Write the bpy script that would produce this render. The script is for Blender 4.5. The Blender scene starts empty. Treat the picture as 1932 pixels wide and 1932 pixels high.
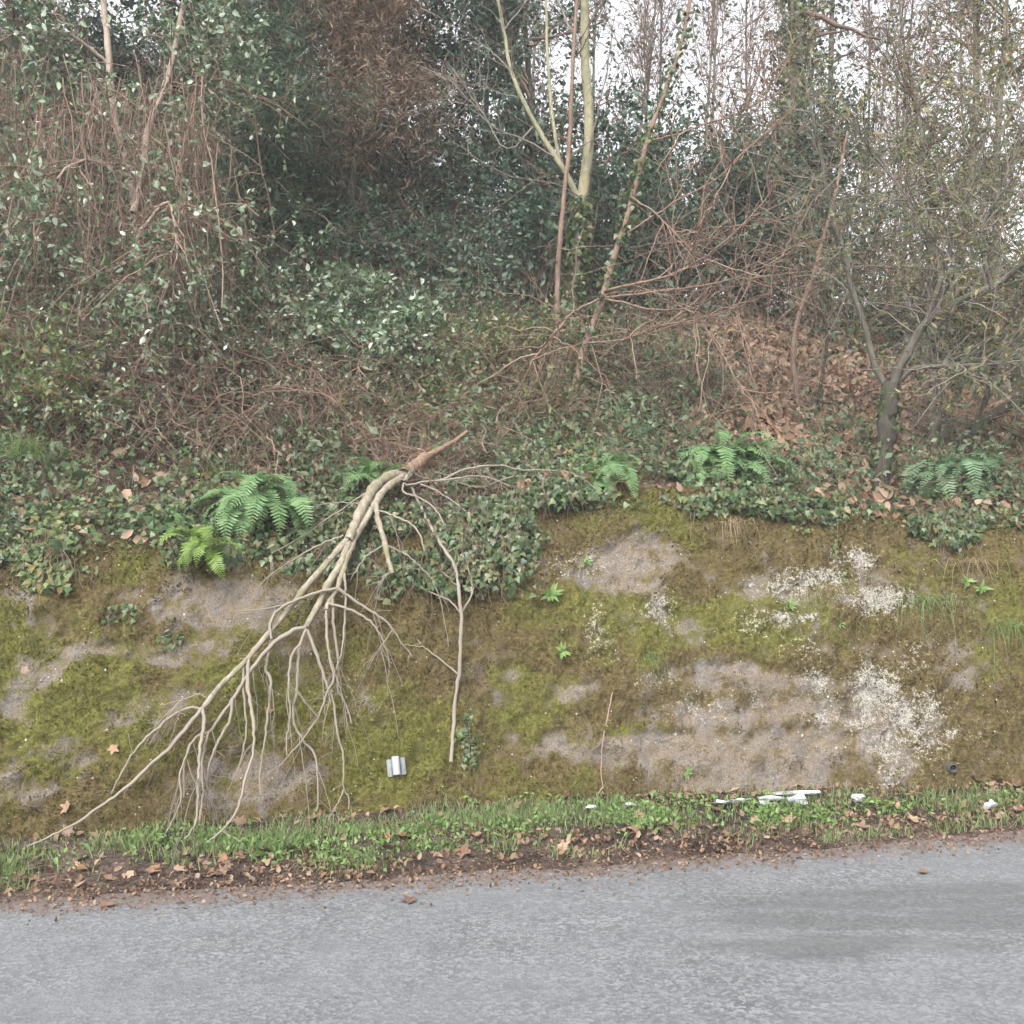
import bpy, math
import numpy as np
from math import radians, pi

# ------------------------------------------------------------------ camera, sky, sun, exposure
S = bpy.context.scene
CAM_H = 1.6
cam_d = bpy.data.cameras.new('camera'); cam = bpy.data.objects.new('camera', cam_d)
S.collection.objects.link(cam)
cam.location = (0, 0, CAM_H); cam.rotation_euler = (radians(90), 0, 0)
cam_d.angle = 2*math.atan(0.5); cam_d.clip_start = 0.05; cam_d.clip_end = 2000
S.camera = cam

SUN_EL, SUN_AZ = 46, 200            # overcast: broad soft light from the open side, behind the camera
W = bpy.data.worlds.new('World'); S.world = W; W.use_nodes = True
nt = W.node_tree; nt.nodes.clear()
sky = nt.nodes.new('ShaderNodeTexSky'); sky.sky_type = 'NISHITA'; sky.sun_disc = False
sky.sun_elevation = radians(SUN_EL); sky.sun_rotation = radians(SUN_AZ)
sky.air_density = 1.0; sky.dust_density = 4.0; sky.ozone_density = 1.0
hs = nt.nodes.new('ShaderNodeHueSaturation'); hs.inputs['Saturation'].default_value = 0.15
bg = nt.nodes.new('ShaderNodeBackground'); bg.inputs['Strength'].default_value = 0.15
wo = nt.nodes.new('ShaderNodeOutputWorld')
nt.links.new(sky.outputs[0], hs.inputs['Color']); nt.links.new(hs.outputs[0], bg.inputs['Color'])
nt.links.new(bg.outputs[0], wo.inputs['Surface'])
sd = bpy.data.lights.new('sun', 'SUN'); sun = bpy.data.objects.new('sun', sd); S.collection.objects.link(sun)
sd.energy = 1.3; sd.angle = radians(35); sd.color = (1, 0.985, 0.96)
sun.rotation_euler = (radians(90-SUN_EL), 0, radians(180-SUN_AZ))
S.view_settings.view_transform = 'Standard'; S.view_settings.look = 'None'
S.view_settings.gamma = 1; S.view_settings.exposure = 1.6
S.render.engine = 'CYCLES'
S.cycles.max_bounces = 4; S.cycles.diffuse_bounces = 3; S.cycles.glossy_bounces = 2
S.cycles.transmission_bounces = 3; S.cycles.transparent_max_bounces = 4
S.cycles.use_denoising = True; S.cycles.use_adaptive_sampling = True; S.cycles.adaptive_threshold = 0.045
try: S.cycles.denoiser = 'OPENIMAGEDENOISE'
except Exception: pass

HAZE = 0.004  # density of the added veil volume
rng = np.random.default_rng(7)
COL = S.collection
A = np.array

# ------------------------------------------------------------------ mesh helpers
class MB:
    """collects vertex/face blocks and links them as one mesh object"""
    def __init__(self): self.v=[]; self.f=[]; self.n=0
    def add(self, v, f, mi=0):
        v=np.asarray(v,float).reshape(-1,3); f=np.asarray(f,int)
        if len(f): self.v.append(v); self.f.append((f+self.n, mi)); self.n+=len(v)
        return self
    def mesh(self, name, mats, smooth=False):
        me=bpy.data.meshes.new(name)
        V=np.concatenate(self.v)
        loops=np.concatenate([f.ravel() for f,_ in self.f])
        tot=np.concatenate([np.full(len(f),f.shape[1]) for f,_ in self.f])
        mi=np.concatenate([np.full(len(f),m) for f,m in self.f])
        st=np.concatenate([[0],np.cumsum(tot)[:-1]])
        me.vertices.add(len(V)); me.vertices.foreach_set('co',V.astype(np.float32).ravel())
        me.loops.add(len(loops)); me.loops.foreach_set('vertex_index',loops.astype(np.int32))
        me.polygons.add(len(tot)); me.polygons.foreach_set('loop_start',st.astype(np.int32))
        try: me.polygons.foreach_set('loop_total',tot.astype(np.int32))
        except Exception: pass
        me.polygons.foreach_set('material_index',mi.astype(np.int32))
        if smooth: me.polygons.foreach_set('use_smooth',np.ones(len(tot),bool))
        for m in (mats if isinstance(mats,(list,tuple)) else [mats]): me.materials.append(m)
        me.update(calc_edges=True)
        return me
    def build(self, name, mats, parent=None, smooth=False):
        return link(name, self.mesh(name,mats,smooth), parent)
def link(name, me, parent=None, loc=None, rot=None):
    o=bpy.data.objects.new(name,me); COL.objects.link(o)
    if parent is not None: o.parent=parent
    if loc is not None: o.location=loc
    if rot is not None: o.rotation_euler=rot
    return o
def tag(o,label=None,cat=None,group=None,kind=None):
    if label: o['label']=label
    if cat: o['category']=cat
    if group: o['group']=group
    if kind: o['kind']=kind
    return o
def empty(name,loc,label,cat,group=None):
    o=bpy.data.objects.new(name,None); COL.objects.link(o); o.location=loc; o.empty_display_size=.1
    return tag(o,label,cat,group)
def rebase(mb,loc):
    """shift collected world-space geometry so that it is relative to loc"""
    l=A(loc,float)
    mb.v=[v-l for v in mb.v]; return mb
def nz(v): return v/np.maximum(np.linalg.norm(v,axis=-1,keepdims=True),1e-9)
def rdir(n,up=0.0,rg=None):
    d=(rg or rng).normal(size=(n,3)); d[:,2]+=up; return nz(d)

def tubes(P,R,sides=4,cap=False):
    """P (n,k,3) centre lines, R (n,k) radii -> verts, quads, all tubes at once"""
    P=np.asarray(P,float); n,k,_=P.shape; R=np.broadcast_to(R,(n,k))
    T=nz(np.gradient(P,axis=1))
    ref=np.where(np.abs(nz(P[:,-1]-P[:,0])[:,2:3])>.8,A([[1.,0,0]]),A([[0,0,1.]]))[:,None,:]
    N=nz(np.cross(T,np.broadcast_to(ref,T.shape))); B=np.cross(T,N)
    a=np.arange(sides)*2*pi/sides
    ring=P[:,:,None,:]+R[:,:,None,None]*(np.cos(a)[None,None,:,None]*N[:,:,None,:]+np.sin(a)[None,None,:,None]*B[:,:,None,:])
    V=ring.reshape(-1,3)
    i=np.arange(n)[:,None,None]*k*sides; j=np.arange(k-1)[None,:,None]*sides; s=np.arange(sides)[None,None,:]; s2=(s+1)%sides
    F=np.stack([i+j+s,i+j+s2,i+j+sides+s2,i+j+sides+s],-1).reshape(-1,4)
    return V,F
def cr(pts,k=20):
    """Catmull-Rom through pts, k samples"""
    p=np.asarray(pts,float)
    if len(p)==2: 
        t=np.linspace(0,1,k)[:,None]; return p[0]*(1-t)+p[1]*t
    q=np.vstack([2*p[0]-p[1],p,2*p[-1]-p[-2]])
    L=np.concatenate([[0],np.cumsum(np.linalg.norm(np.diff(p[:,:3],axis=0),axis=1))]); L/=L[-1]
    out=[]
    for t in np.linspace(0,1,k):
        i=min(np.searchsorted(L,t,side='right')-1,len(p)-2); u=(t-L[i])/max(L[i+1]-L[i],1e-9)
        a,b,c,d=q[i],q[i+1],q[i+2],q[i+3]
        out.append(.5*((2*b)+(-a+c)*u+(2*a-5*b+4*c-d)*u*u+(-a+3*b-3*c+d)*u**3))
    return A(out)
def arcs(base,d,L,k=7,droop=.3,wob=.06,rg=None):
    """n curved stems from base along d, length L, bending under their weight"""
    rg=rg or rng; n=len(base); s=np.linspace(0,1,k)[None,:,None]
    L=np.broadcast_to(L,(n,))[:,None,None]; dr=np.broadcast_to(droop,(n,))[:,None,None]
    P=base[:,None,:]+d[:,None,:]*L*s
    P[...,2]-=(dr*L*s**2)[...,0]
    w=np.cumsum(rg.normal(size=(n,k,3)),axis=1); w-=w[:,:1]
    return P+w*wob*L/np.sqrt(k)
def pick(P,m,lo=.2,hi=1.0,rg=None):
    """m random points on the stems P with tangents"""
    rg=rg or rng; n,k,_=P.shape; i=rg.integers(0,n,m); s=rg.uniform(lo,hi,m)*(k-1); j=np.minimum(s.astype(int),k-2); f=(s-j)[:,None]
    a=P[i,j]; b=P[i,j+1]
    return a*(1-f)+b*f, nz(b-a), i, s/(k-1)
# leaf templates: x along the leaf, y across, z out of the blade
LEAF={
 'oval':(A([[0,0,0],[.45,.27,.07],[1,0,-.06],[.45,-.27,.07]]),A([[0,3,2],[0,2,1]])),
 'long':(A([[0,0,0],[.4,.15,.05],[1,0,-.12],[.4,-.15,.05]]),A([[0,3,2],[0,2,1]])),
 'needle':(A([[0,.06,0],[0,-.06,0],[1,0,-.12]]),A([[0,1,2]])),
 'ivy':(A([[.3,0,.05],[0,0,0],[.02,.42,-.03],[.42,.30,.0],[1,0,-.08],[.42,-.30,.0],[.02,-.42,-.03]]),
        A([[0,i,i%6+1] for i in range(1,7)])),
 'ivylobe':(A([[.3,0,.05],[0,0,0],[-.08,.33,-.02],[.22,.5,-.05],[.42,.27,.0],[1,0,-.08],[.42,-.27,.0],[.22,-.5,-.05],[-.08,-.33,-.02]]),
        A([[0,i,i%8+1] for i in range(1,9)])),
 'round':(A([[0,0,-.04],[.22,.27,.09],[.60,.25,.08],[1,0,-.10],[.60,-.25,.08],[.22,-.27,.09]]),A([[0,3,2],[0,2,1],[0,5,4],[0,4,3]])),
}
def leaves(pos,axis,nrm,size,shape='oval'):
    t,f=LEAF[shape]; n=len(pos)
    x=nz(axis); z=nz(nrm-np.sum(nrm*x,-1,keepdims=True)*x); y=np.cross(z,x)
    size=np.broadcast_to(size,(n,))[:,None,None]
    V=pos[:,None,:]+size*(t[None,:,0:1]*x[:,None,:]+t[None,:,1:2]*y[:,None,:]+t[None,:,2:3]*z[:,None,:])
    F=(np.arange(n)[:,None,None]*len(t)+f[None]).reshape(-1,3)
    return V.reshape(-1,3),F

# ------------------------------------------------------------------ noise and terrain
def vnoise(x,y,seed=0):
    x=np.asarray(x,float); y=np.asarray(y,float)
    xi=np.floor(x).astype(np.int64); yi=np.floor(y).astype(np.int64); xf=x-xi; yf=y-yi
    def h(a,b):
        n=(a*374761393+b*668265263+seed*974634777)&0x7fffffff
        n=((n^(n>>13))*1274126177)&0x7fffffff
        return ((n^(n>>16))&0xffff)/65535.
    u=xf*xf*(3-2*xf); w=yf*yf*(3-2*yf)
    return (h(xi,yi)*(1-u)+h(xi+1,yi)*u)*(1-w)+(h(xi,yi+1)*(1-u)+h(xi+1,yi+1)*u)*w
def fbm(x,y,o=4,seed=0):
    s=0;a=.5;t=0
    for i in range(o): s=s+a*vnoise(x*2**i,y*2**i,seed+i*17); t+=a; a*=.5
    return s/t
def quad_line(x,c,a,b,lim=3.2):
    xc=np.clip(x,-lim,lim); return c+a*xc+b*xc*xc+(a+2*b*xc)*(x-xc)
def yb(x): return quad_line(x,5.37,.203,-.0393)     # foot of the wall
def ye(x): return quad_line(x,4.60,.195,.0099)       # edge of the asphalt
WT=.74                                               # depth of the leaning wall face
CX=A([-6,-2.7,-2.2,-1.65,-1.15,-.31,.3,.94,1.6,2.55,3.2,7]); CZ=A([1.3,1.34,1.45,1.40,1.42,1.58,1.71,1.74,1.68,1.6,1.58,1.6])
def crest(x): 
    return np.interp(x,CX,CZ)+(fbm(x*1.7,x*0+3.1,3,5)-.5)*.12
def verge_z(x,y):
    r=np.clip((y-ye(x))/(yb(x)-ye(x)),0,1)
    return .003+.085*r**1.3+(fbm(x*5,y*5,3,11)-.5)*.05*np.minimum(r*4,1)
def hill_z(x,y):
    d=np.maximum(y-yb(x)-WT,0)
    rt=1/(1+np.exp(-(x+.7)/.8))                      # 0 on the left, 1 on the right
    a=.86-.36*rt; brk=6.0-2.3*rt
    g=np.where(d<brk,a*d,a*brk+.12*np.minimum(d-brk,7))
    g=g-.25*(1-np.exp(-d/.35))*.35
    return crest(x)+g+(fbm(x*.9,y*.9,4,23)-.5)*.35*np.minimum(d,1)
def wall_z(x,t):
    s=np.clip(t/WT,0,1); zb=.085; c=crest(x)
    return zb+(c-zb)*(s+.16*np.sin(s*pi)*(.6+.4*s)+.0)
def H(x,y):
    t=y-yb(x)
    return np.where(t<0,np.where(y<ye(x),0.,verge_z(x,y)),np.where(t<WT,wall_z(x,np.minimum(t,WT)),hill_z(x,y)))
N=1932.
def PX(u,v,Y): return A([(u/N-.5)*Y, Y, CAM_H-(v/N-.5)*Y])
def proj(P): return (P[...,0]/P[...,1]+.5)*N, (.5-(P[...,2]-CAM_H)/P[...,1])*N
_YY=np.concatenate([np.linspace(3.3,9,2400),np.linspace(9.01,26,900)])
def surf(u,v):
    z=CAM_H-(v/N-.5)*_YY; h=H((u/N-.5)*_YY,_YY); i=np.argmax(h>=z)
    return _YY[i] if h[i]>=z[i] else 26.
def onsurf(u,v,off=0.): return PX(u,v,surf(u,v)-off)
def hnorm(x,y,e=.04):
    return nz(np.stack([-(H(x+e,y)-H(x-e,y))/(2*e),-(H(x,y+e)-H(x,y-e))/(2*e),np.ones_like(x)],-1))

# ------------------------------------------------------------------ materials
def newmat(name):
    m=bpy.data.materials.new(name); m.use_nodes=True; t=m.node_tree; t.nodes.clear()
    o=t.nodes.new('ShaderNodeOutputMaterial'); p=t.nodes.new('ShaderNodeBsdfPrincipled')
    t.links.new(p.outputs[0],o.inputs['Surface']); return m,t,p,o
def ramp(t,cols,fac,interp='LINEAR'):
    r=t.nodes.new('ShaderNodeValToRGB'); r.color_ramp.interpolation=interp; e=r.color_ramp.elements
    while len(e)<len(cols): e.new(.5)
    for i,c in enumerate(cols):
        pos,cc=(c if isinstance(c[0],(int,float)) and len(c)==2 else (i/max(len(cols)-1,1),c))
        e[i].position=pos; e[i].color=(*cc,1)
    t.links.new(fac,r.inputs[0]); return r.outputs[0]
def nnoise(t,scale,detail=4,coord=None,rough=.55):
    n=t.nodes.new('ShaderNodeTexNoise'); n.inputs['Scale'].default_value=scale; n.inputs['Detail'].default_value=detail; n.inputs['Roughness'].default_value=rough
    if coord is not None: t.links.new(coord,n.inputs['Vector'])
    return n.outputs['Fac']
def mixc(t,f,a,b,mode='MIX'):
    m=t.nodes.new('ShaderNodeMix'); m.data_type='RGBA'; m.blend_type=mode
    for s,x in ((0,f),(6,a),(7,b)):
        if isinstance(x,(int,float)): m.inputs[s].default_value=x
        elif isinstance(x,tuple): m.inputs[s].default_value=(*x,1)
        else: t.links.new(x,m.inputs[s])
    return m.outputs[2]
def math_(t,op,a,b=None):
    m=t.nodes.new('ShaderNodeMath'); m.operation=op
    for i,x in enumerate((a,b)):
        if x is None: continue
        if isinstance(x,(int,float)): m.inputs[i].default_value=x
        else: t.links.new(x,m.inputs[i])
    return m.outputs[0]
def mrange(t,x,a,b,c=0,d=1):
    m=t.nodes.new('ShaderNodeMapRange'); t.links.new(x,m.inputs[0])
    for i,q in enumerate((a,b,c,d)): m.inputs[i+1].default_value=q
    return m.outputs[0]
def bump(t,p,h,dist,strength=1.):
    b=t.nodes.new('ShaderNodeBump'); b.inputs['Distance'].default_value=dist; b.inputs['Strength'].default_value=strength
    t.links.new(h,b.inputs['Height']); t.links.new(b.outputs[0],p.inputs['Normal'])
def objco(t): return t.nodes.new('ShaderNodeTexCoord').outputs['Object']
def posco(t): return t.nodes.new('ShaderNodeNewGeometry').outputs['Position']
def leafmat(name,cols,rough=.5,tl=.25,spec=.4,patch=None):
    m,t,p,o=newmat(name); g=t.nodes.new('ShaderNodeNewGeometry')
    c=ramp(t,cols,g.outputs['Random Per Island'])
    if patch: c=mixc(t,mrange(t,nnoise(t,patch[0],3,g.outputs['Position']),.45,.62),c,patch[1])
    t.links.new(c,p.inputs['Base Color']); p.inputs['Roughness'].default_value=rough; p.inputs['Specular IOR Level'].default_value=spec
    tr=t.nodes.new('ShaderNodeBsdfTranslucent'); t.links.new(c,tr.inputs[0])
    mx=t.nodes.new('ShaderNodeMixShader'); mx.inputs[0].default_value=min(tl*1.35,.45)
    t.links.new(p.outputs[0],mx.inputs[1]); t.links.new(tr.outputs[0],mx.inputs[2]); t.links.new(mx.outputs[0],o.inputs['Surface'])
    return m
def barkmat(name,c1,c2,c3=None,scale=30,b=.004):
    m,t,p,o=newmat(name); co=posco(t)
    mp=t.nodes.new('ShaderNodeMapping'); t.links.new(co,mp.inputs[0]); mp.inputs['Scale'].default_value=(1,1,.35)
    n=nnoise(t,scale,5,mp.outputs[0]); c=ramp(t,[(.3,c1),(.7,c2)],n); c=mixc(t,mrange(t,nnoise(t,scale*2.6,3,co),.60,.68,0,.6),c,tuple(x*.4 for x in c1))
    if c3: c=mixc(t,mrange(t,nnoise(t,scale*.25,3,co),.5,.65),c,c3)
    t.links.new(c,p.inputs['Base Color']); p.inputs['Roughness'].default_value=.85; p.inputs['Specular IOR Level'].default_value=.2
    bump(t,p,n,b); return m
def stemmat(name,cols,rough=.8):
    m,t,p,o=newmat(name); g=t.nodes.new('ShaderNodeNewGeometry')
    t.links.new(ramp(t,cols,g.outputs['Random Per Island']),p.inputs['Base Color']); p.inputs['Roughness'].default_value=rough; p.inputs['Specular IOR Level'].default_value=.2
    return m

M={}
M['ivy']=leafmat('ivy_leaf',[(.020,.040,.018),(.038,.074,.028),(.060,.108,.036),(.10,.14,.048),(.032,.062,.026),(.14,.155,.06),(.12,.085,.045)],.42,.2,.5)
M['ivy_light']=leafmat('ivy_light_leaf',[(.055,.105,.036),(.095,.155,.05),(.15,.20,.07),(.07,.125,.045),(.18,.19,.065),(.19,.115,.05)],.45,.25)
M['pale']=leafmat('bramble_leaf',[(.05,.090,.045),(.085,.145,.07),(.14,.205,.105),(.065,.115,.055),(.11,.155,.075),(.28,.36,.25),(.52,.58,.46)],.45,.25,.5)
M['scrub']=leafmat('scrub_leaf',[(.045,.080,.040),(.075,.125,.06),(.12,.18,.09),(.06,.10,.05),(.10,.14,.07),(.17,.21,.12),(.12,.10,.06)],.45,.25,.45)
M['dark']=leafmat('evergreen_leaf',[(.028,.055,.040),(.042,.080,.052),(.062,.11,.068),(.095,.145,.088)],.45,.2,.4)
M['needle']=leafmat('feathery_leaf',[(.045,.075,.05),(.06,.10,.062),(.085,.12,.075)],.6,.25,.2)
M['brownneedle']=leafmat('dead_needle',[(.17,.115,.08),(.24,.17,.12),(.29,.215,.155)],.7,.2,.2)
M['olive']=leafmat('autumn_leaf',[(.08,.11,.05),(.12,.155,.075),(.17,.19,.09),(.09,.12,.06),(.11,.14,.065),(.25,.20,.085),(.32,.26,.12)],.5,.3)
M['twigleaf']=leafmat('sparse_leaf',[(.07,.085,.05),(.12,.10,.075),(.16,.12,.09),(.085,.105,.055)],.6,.3,.2)
M['dead']=leafmat('dead_leaf',[(.13,.072,.045),(.21,.125,.08),(.29,.19,.125),(.34,.245,.17),(.17,.10,.068)],.7,.15,.25)
M['litter']=leafmat('litter_leaf',[(.075,.042,.028),(.13,.075,.048),(.20,.125,.08),(.27,.19,.13),(.065,.046,.034)],.75,.1,.2)
M['grass']=leafmat('grass_blade',[(.13,.19,.07),(.18,.25,.09),(.23,.30,.12),(.15,.20,.09),(.28,.27,.15)],.5,.3,.3)
M['weed']=leafmat('chickweed_leaf',[(.12,.21,.06),(.165,.26,.08),(.21,.31,.10)],.45,.3,.4)
M['drygrass']=leafmat('dry_grass_blade',[(.30,.22,.13),(.38,.30,.18),(.20,.18,.09),(.26,.16,.11)],.7,.25,.2)
M['longgrass']=leafmat('long_grass_blade',[(.10,.17,.05),(.16,.24,.08),(.22,.28,.11)],.5,.3,.3)
M['fern']=leafmat('fern_leaf',[(.11,.20,.085),(.155,.27,.115),(.21,.34,.15),(.22,.28,.12)],.5,.3,.3)
M['fernyel']=leafmat('fern_yellow_leaf',[(.15,.245,.06),(.21,.31,.075),(.11,.20,.055)],.5,.3,.3)
M['fernpale']=leafmat('fern_grey_leaf',[(.12,.20,.11),(.16,.26,.14),(.22,.33,.18)],.5,.3,.3)
M['mossg']=leafmat('moss_tuft',[(.05,.054,.014),(.09,.094,.021),(.145,.147,.036),(.075,.08,.02)],.9,.2,.1)
M['mossb']=leafmat('brown_moss_tuft',[(.045,.034,.016),(.08,.062,.027),(.12,.096,.043),(.065,.055,.020)],.9,.2,.1)
M['stem']=stemmat('brown_stem',[(.085,.055,.04),(.15,.10,.075),(.22,.155,.115),(.11,.07,.055)])
M['redstem']=stemmat('red_brown_stem',[(.13,.078,.056),(.20,.128,.096),(.27,.19,.148),(.10,.064,.05)])
M['greystem']=stemmat('grey_stem',[(.11,.095,.08),(.16,.14,.12),(.21,.185,.16)])
M['pale_bark']=barkmat('pale_bark',(.20,.185,.115),(.31,.285,.19),(.16,.155,.10),18)
M['dead_bark']=barkmat('dead_branch_bark',(.15,.128,.095),(.29,.255,.195),(.155,.145,.085),30,.012)
M['twig_bark']=stemmat('dead_twig_bark',[(.17,.145,.115),(.22,.19,.155),(.135,.112,.09)])
M['broken']=barkmat('broken_wood',(.13,.085,.058),(.24,.165,.115),None,60,.01)
M['grey_bark']=barkmat('grey_bark',(.10,.085,.07),(.21,.18,.15),(.075,.085,.05),25)
M['dark_bark']=barkmat('dark_bark',(.028,.024,.020),(.068,.058,.047),(.032,.042,.022),25)
M['limb_bark']=barkmat('grey_limb_bark',(.058,.052,.043),(.118,.105,.087),(.06,.065,.042),25)
M['climb_bark']=barkmat('climber_bark',(.19,.15,.12),(.31,.25,.205),None,25)
M['red_bark']=barkmat('red_bark',(.12,.078,.058),(.21,.148,.112),None,25)

def wall_material():
    m,t,p,o=newmat('mossy_concrete'); co=posco(t)
    at=t.nodes.new('ShaderNodeAttribute'); at.attribute_name='cover'
    sp=t.nodes.new('ShaderNodeSeparateColor'); t.links.new(at.outputs['Color'],sp.inputs[0])
    moss,lich,green=sp.outputs[0],sp.outputs[1],sp.outputs[2]
    n1=nnoise(t,9,6,co,.65); n2=nnoise(t,45,5,co,.6); n3=nnoise(t,120,4,co); n4=nnoise(t,260,3,co)
    v=t.nodes.new('ShaderNodeTexVoronoi'); v.inputs['Scale'].default_value=75; t.links.new(co,v.inputs['Vector'])
    conc=ramp(t,[(.25,(.085,.075,.066)),(.5,(.165,.148,.132)),(.75,(.235,.213,.192))],n2)
    conc=mixc(t,mrange(t,n1,.34,.62),conc,(.205,.162,.118))
    conc=mixc(t,mrange(t,v.outputs['Distance'],.16,.05),conc,mixc(t,.5,conc,(.36,.33,.30)))
    brown=ramp(t,[(.3,(.040,.029,.013)),(.5,(.094,.071,.029)),(.72,(.15,.118,.054))],n2)
    gr=ramp(t,[(.3,(.042,.042,.012)),(.5,(.098,.095,.023)),(.72,(.165,.158,.044))],n2)
    gm=mrange(t,math_(t,'ADD',math_(t,'ADD',green,.06),math_(t,'MULTIPLY',math_(t,'SUBTRACT',n1,.5),1.1)),.3,.7)
    mossc=mixc(t,gm,brown,gr)
    mm=math_(t,'ADD',moss,math_(t,'MULTIPLY',math_(t,'SUBTRACT',n2,.5),1.1)); mm=math_(t,'ADD',mm,math_(t,'MULTIPLY',math_(t,'SUBTRACT',n1,.5),1.9))
    mf=mrange(t,mm,.34,.66)
    c=mixc(t,mf,conc,mossc)
    li=math_(t,'ADD',lich,math_(t,'MULTIPLY',math_(t,'SUBTRACT',n2,.5),2.0)); li=math_(t,'ADD',li,math_(t,'MULTIPLY',math_(t,'SUBTRACT',n3,.5),.8))
    lf=mrange(t,li,.46,.80,0,.85)
    c=mixc(t,lf,c,ramp(t,[(.3,(.24,.225,.19)),(.6,(.38,.365,.325))],n3))
    grit=t.nodes.new('ShaderNodeCombineColor'); gg=mrange(t,math_(t,'ADD',n3,math_(t,'MULTIPLY',n4,.6)),.5,1.1,.45,1.25)
    for q in range(3): t.links.new(gg,grit.inputs[q])
    c=mixc(t,1.,c,grit.outputs[0],'MULTIPLY')
    t.links.new(c,p.inputs['Base Color']); p.inputs['Roughness'].default_value=.93; p.inputs['Specular IOR Level'].default_value=.15
    h=math_(t,'ADD',math_(t,'MULTIPLY',n2,1.),math_(t,'MULTIPLY',n3,.5)); bump(t,p,h,.018,1.)
    return m
def soil_material(name,cols,scale=25):
    m,t,p,o=newmat(name); co=posco(t)
    n=nnoise(t,scale,6,co,.65); n2=nnoise(t,2.3,3,co)
    c=ramp(t,cols,n); c=mixc(t,mrange(t,n2,.4,.65),c,tuple(.6*x for x in cols[0][1]))
    v=t.nodes.new('ShaderNodeTexVoronoi'); v.inputs['Scale'].default_value=scale*1.3; t.links.new(co,v.inputs['Vector'])
    bw=t.nodes.new('ShaderNodeRGBToBW'); t.links.new(v.outputs['Color'],bw.inputs[0]); c=mixc(t,.6,c,mixc(t,1.,c,bw.outputs[0],'SOFT_LIGHT'))
    t.links.new(c,p.inputs['Base Color']); p.inputs['Roughness'].default_value=.95; p.inputs['Specular IOR Level'].default_value=.15
    bump(t,p,n,.02); return m
def road_material():
    m,t,p,o=newmat('asphalt'); co=posco(t)
    v=t.nodes.new('ShaderNodeTexVoronoi'); v.inputs['Scale'].default_value=80; t.links.new(co,v.inputs['Vector'])
    stone=ramp(t,[(0,(.058,.061,.066)),(.5,(.108,.111,.117)),(.85,(.168,.173,.184)),(1,(.27,.274,.286))],math_(t,'MULTIPLY',nnoise(t,170,3,co),1.0))
    vs=t.nodes.new('ShaderNodeSeparateColor'); t.links.new(v.outputs['Color'],vs.inputs[0])
    c=mixc(t,.55,stone,ramp(t,[(0,(.032,.033,.036)),(.45,(.107,.109,.113)),(1,(.29,.293,.30))],vs.outputs[0]))
    n1=nnoise(t,1.1,6,co,.7); c=mixc(t,mrange(t,n1,.32,.62,0,.6),c,(.155,.16,.168)); c=mixc(t,mrange(t,nnoise(t,5,5,co,.7),.5,.68,0,.35),c,(.075,.078,.083))
    # damp worn patch: a stain in the lane to the right, streaked along the road
    mp=t.nodes.new('ShaderNodeMapping'); t.links.new(co,mp.inputs[0]); mp.inputs['Rotation'].default_value=(0,0,radians(-9)); mp.inputs['Scale'].default_value=(.55,5,1)
    st=nnoise(t,1.6,5,mp.outputs[0],.6)
    sx=t.nodes.new('ShaderNodeSeparateXYZ'); t.links.new(co,sx.inputs[0])
    yy=math_(t,'SUBTRACT',sx.outputs[1],math_(t,'MULTIPLY',sx.outputs[0],.10))
    band=math_(t,'MULTIPLY',mrange(t,math_(t,'ADD',yy,math_(t,'MULTIPLY',math_(t,'SUBTRACT',nnoise(t,2.5,4,co),.5),.5)),3.5,3.66),mrange(t,yy,4.28,4.16))
    band=math_(t,'MULTIPLY',band,mrange(t,math_(t,'ADD',sx.outputs[0],math_(t,'MULTIPLY',st,.5)),0.7,1.15))
    wet=math_(t,'MULTIPLY',band,mrange(t,st,.34,.58,.3,1))
    c=mixc(t,math_(t,'MULTIPLY',mrange(t,math_(t,'ADD',wet,math_(t,'MULTIPLY',math_(t,'SUBTRACT',nnoise(t,14,5,mp.outputs[0],.7),.5),1.1)),.25,.75),.48),c,(.055,.056,.052))
    # tyre-polished lanes run along the road
    ln=t.nodes.new('ShaderNodeTexNoise'); mp2=t.nodes.new('ShaderNodeMapping'); t.links.new(co,mp2.inputs[0]); mp2.inputs['Rotation'].default_value=(0,0,radians(-9.5)); mp2.inputs['Scale'].default_value=(.12,6,1); t.links.new(mp2.outputs[0],ln.inputs['Vector']); ln.inputs['Scale'].default_value=1.4; ln.inputs['Detail'].default_value=6
    c=mixc(t,mrange(t,ln.outputs['Fac'],.42,.62,0,.28),c,(.10,.103,.108))
    # mud washed over the asphalt's edge
    a=t.nodes.new('ShaderNodeAttribute'); a.attribute_name='edge'
    mud=mrange(t,math_(t,'ADD',a.outputs['Fac'],math_(t,'MULTIPLY',math_(t,'SUBTRACT',nnoise(t,7,6,co,.7),.5),1.5)),.45,.8)
    c=mixc(t,math_(t,'MULTIPLY',mud,.8),c,ramp(t,[(.3,(.075,.052,.042)),(.7,(.15,.11,.09))],nnoise(t,40,4,co)))
    t.links.new(c,p.inputs['Base Color']); p.inputs['Roughness'].default_value=.78; p.inputs['Specular IOR Level'].default_value=.3
    bump(t,p,v.outputs['Distance'],.005,.5); return m
M['wall']=wall_material(); M['road']=road_material()
M['soil']=soil_material('leafy_soil',[(.3,(.055,.038,.026)),(.55,(.12,.08,.055)),(.75,(.19,.13,.09))])
M['mud']=soil_material('dark_mud',[(.3,(.050,.036,.029)),(.55,(.10,.073,.059)),(.75,(.165,.125,.102))],45)
M['ground']=soil_material('far_ground',[(.3,(.05,.05,.03)),(.6,(.10,.09,.05)),(.8,(.13,.12,.06))],3)
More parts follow.
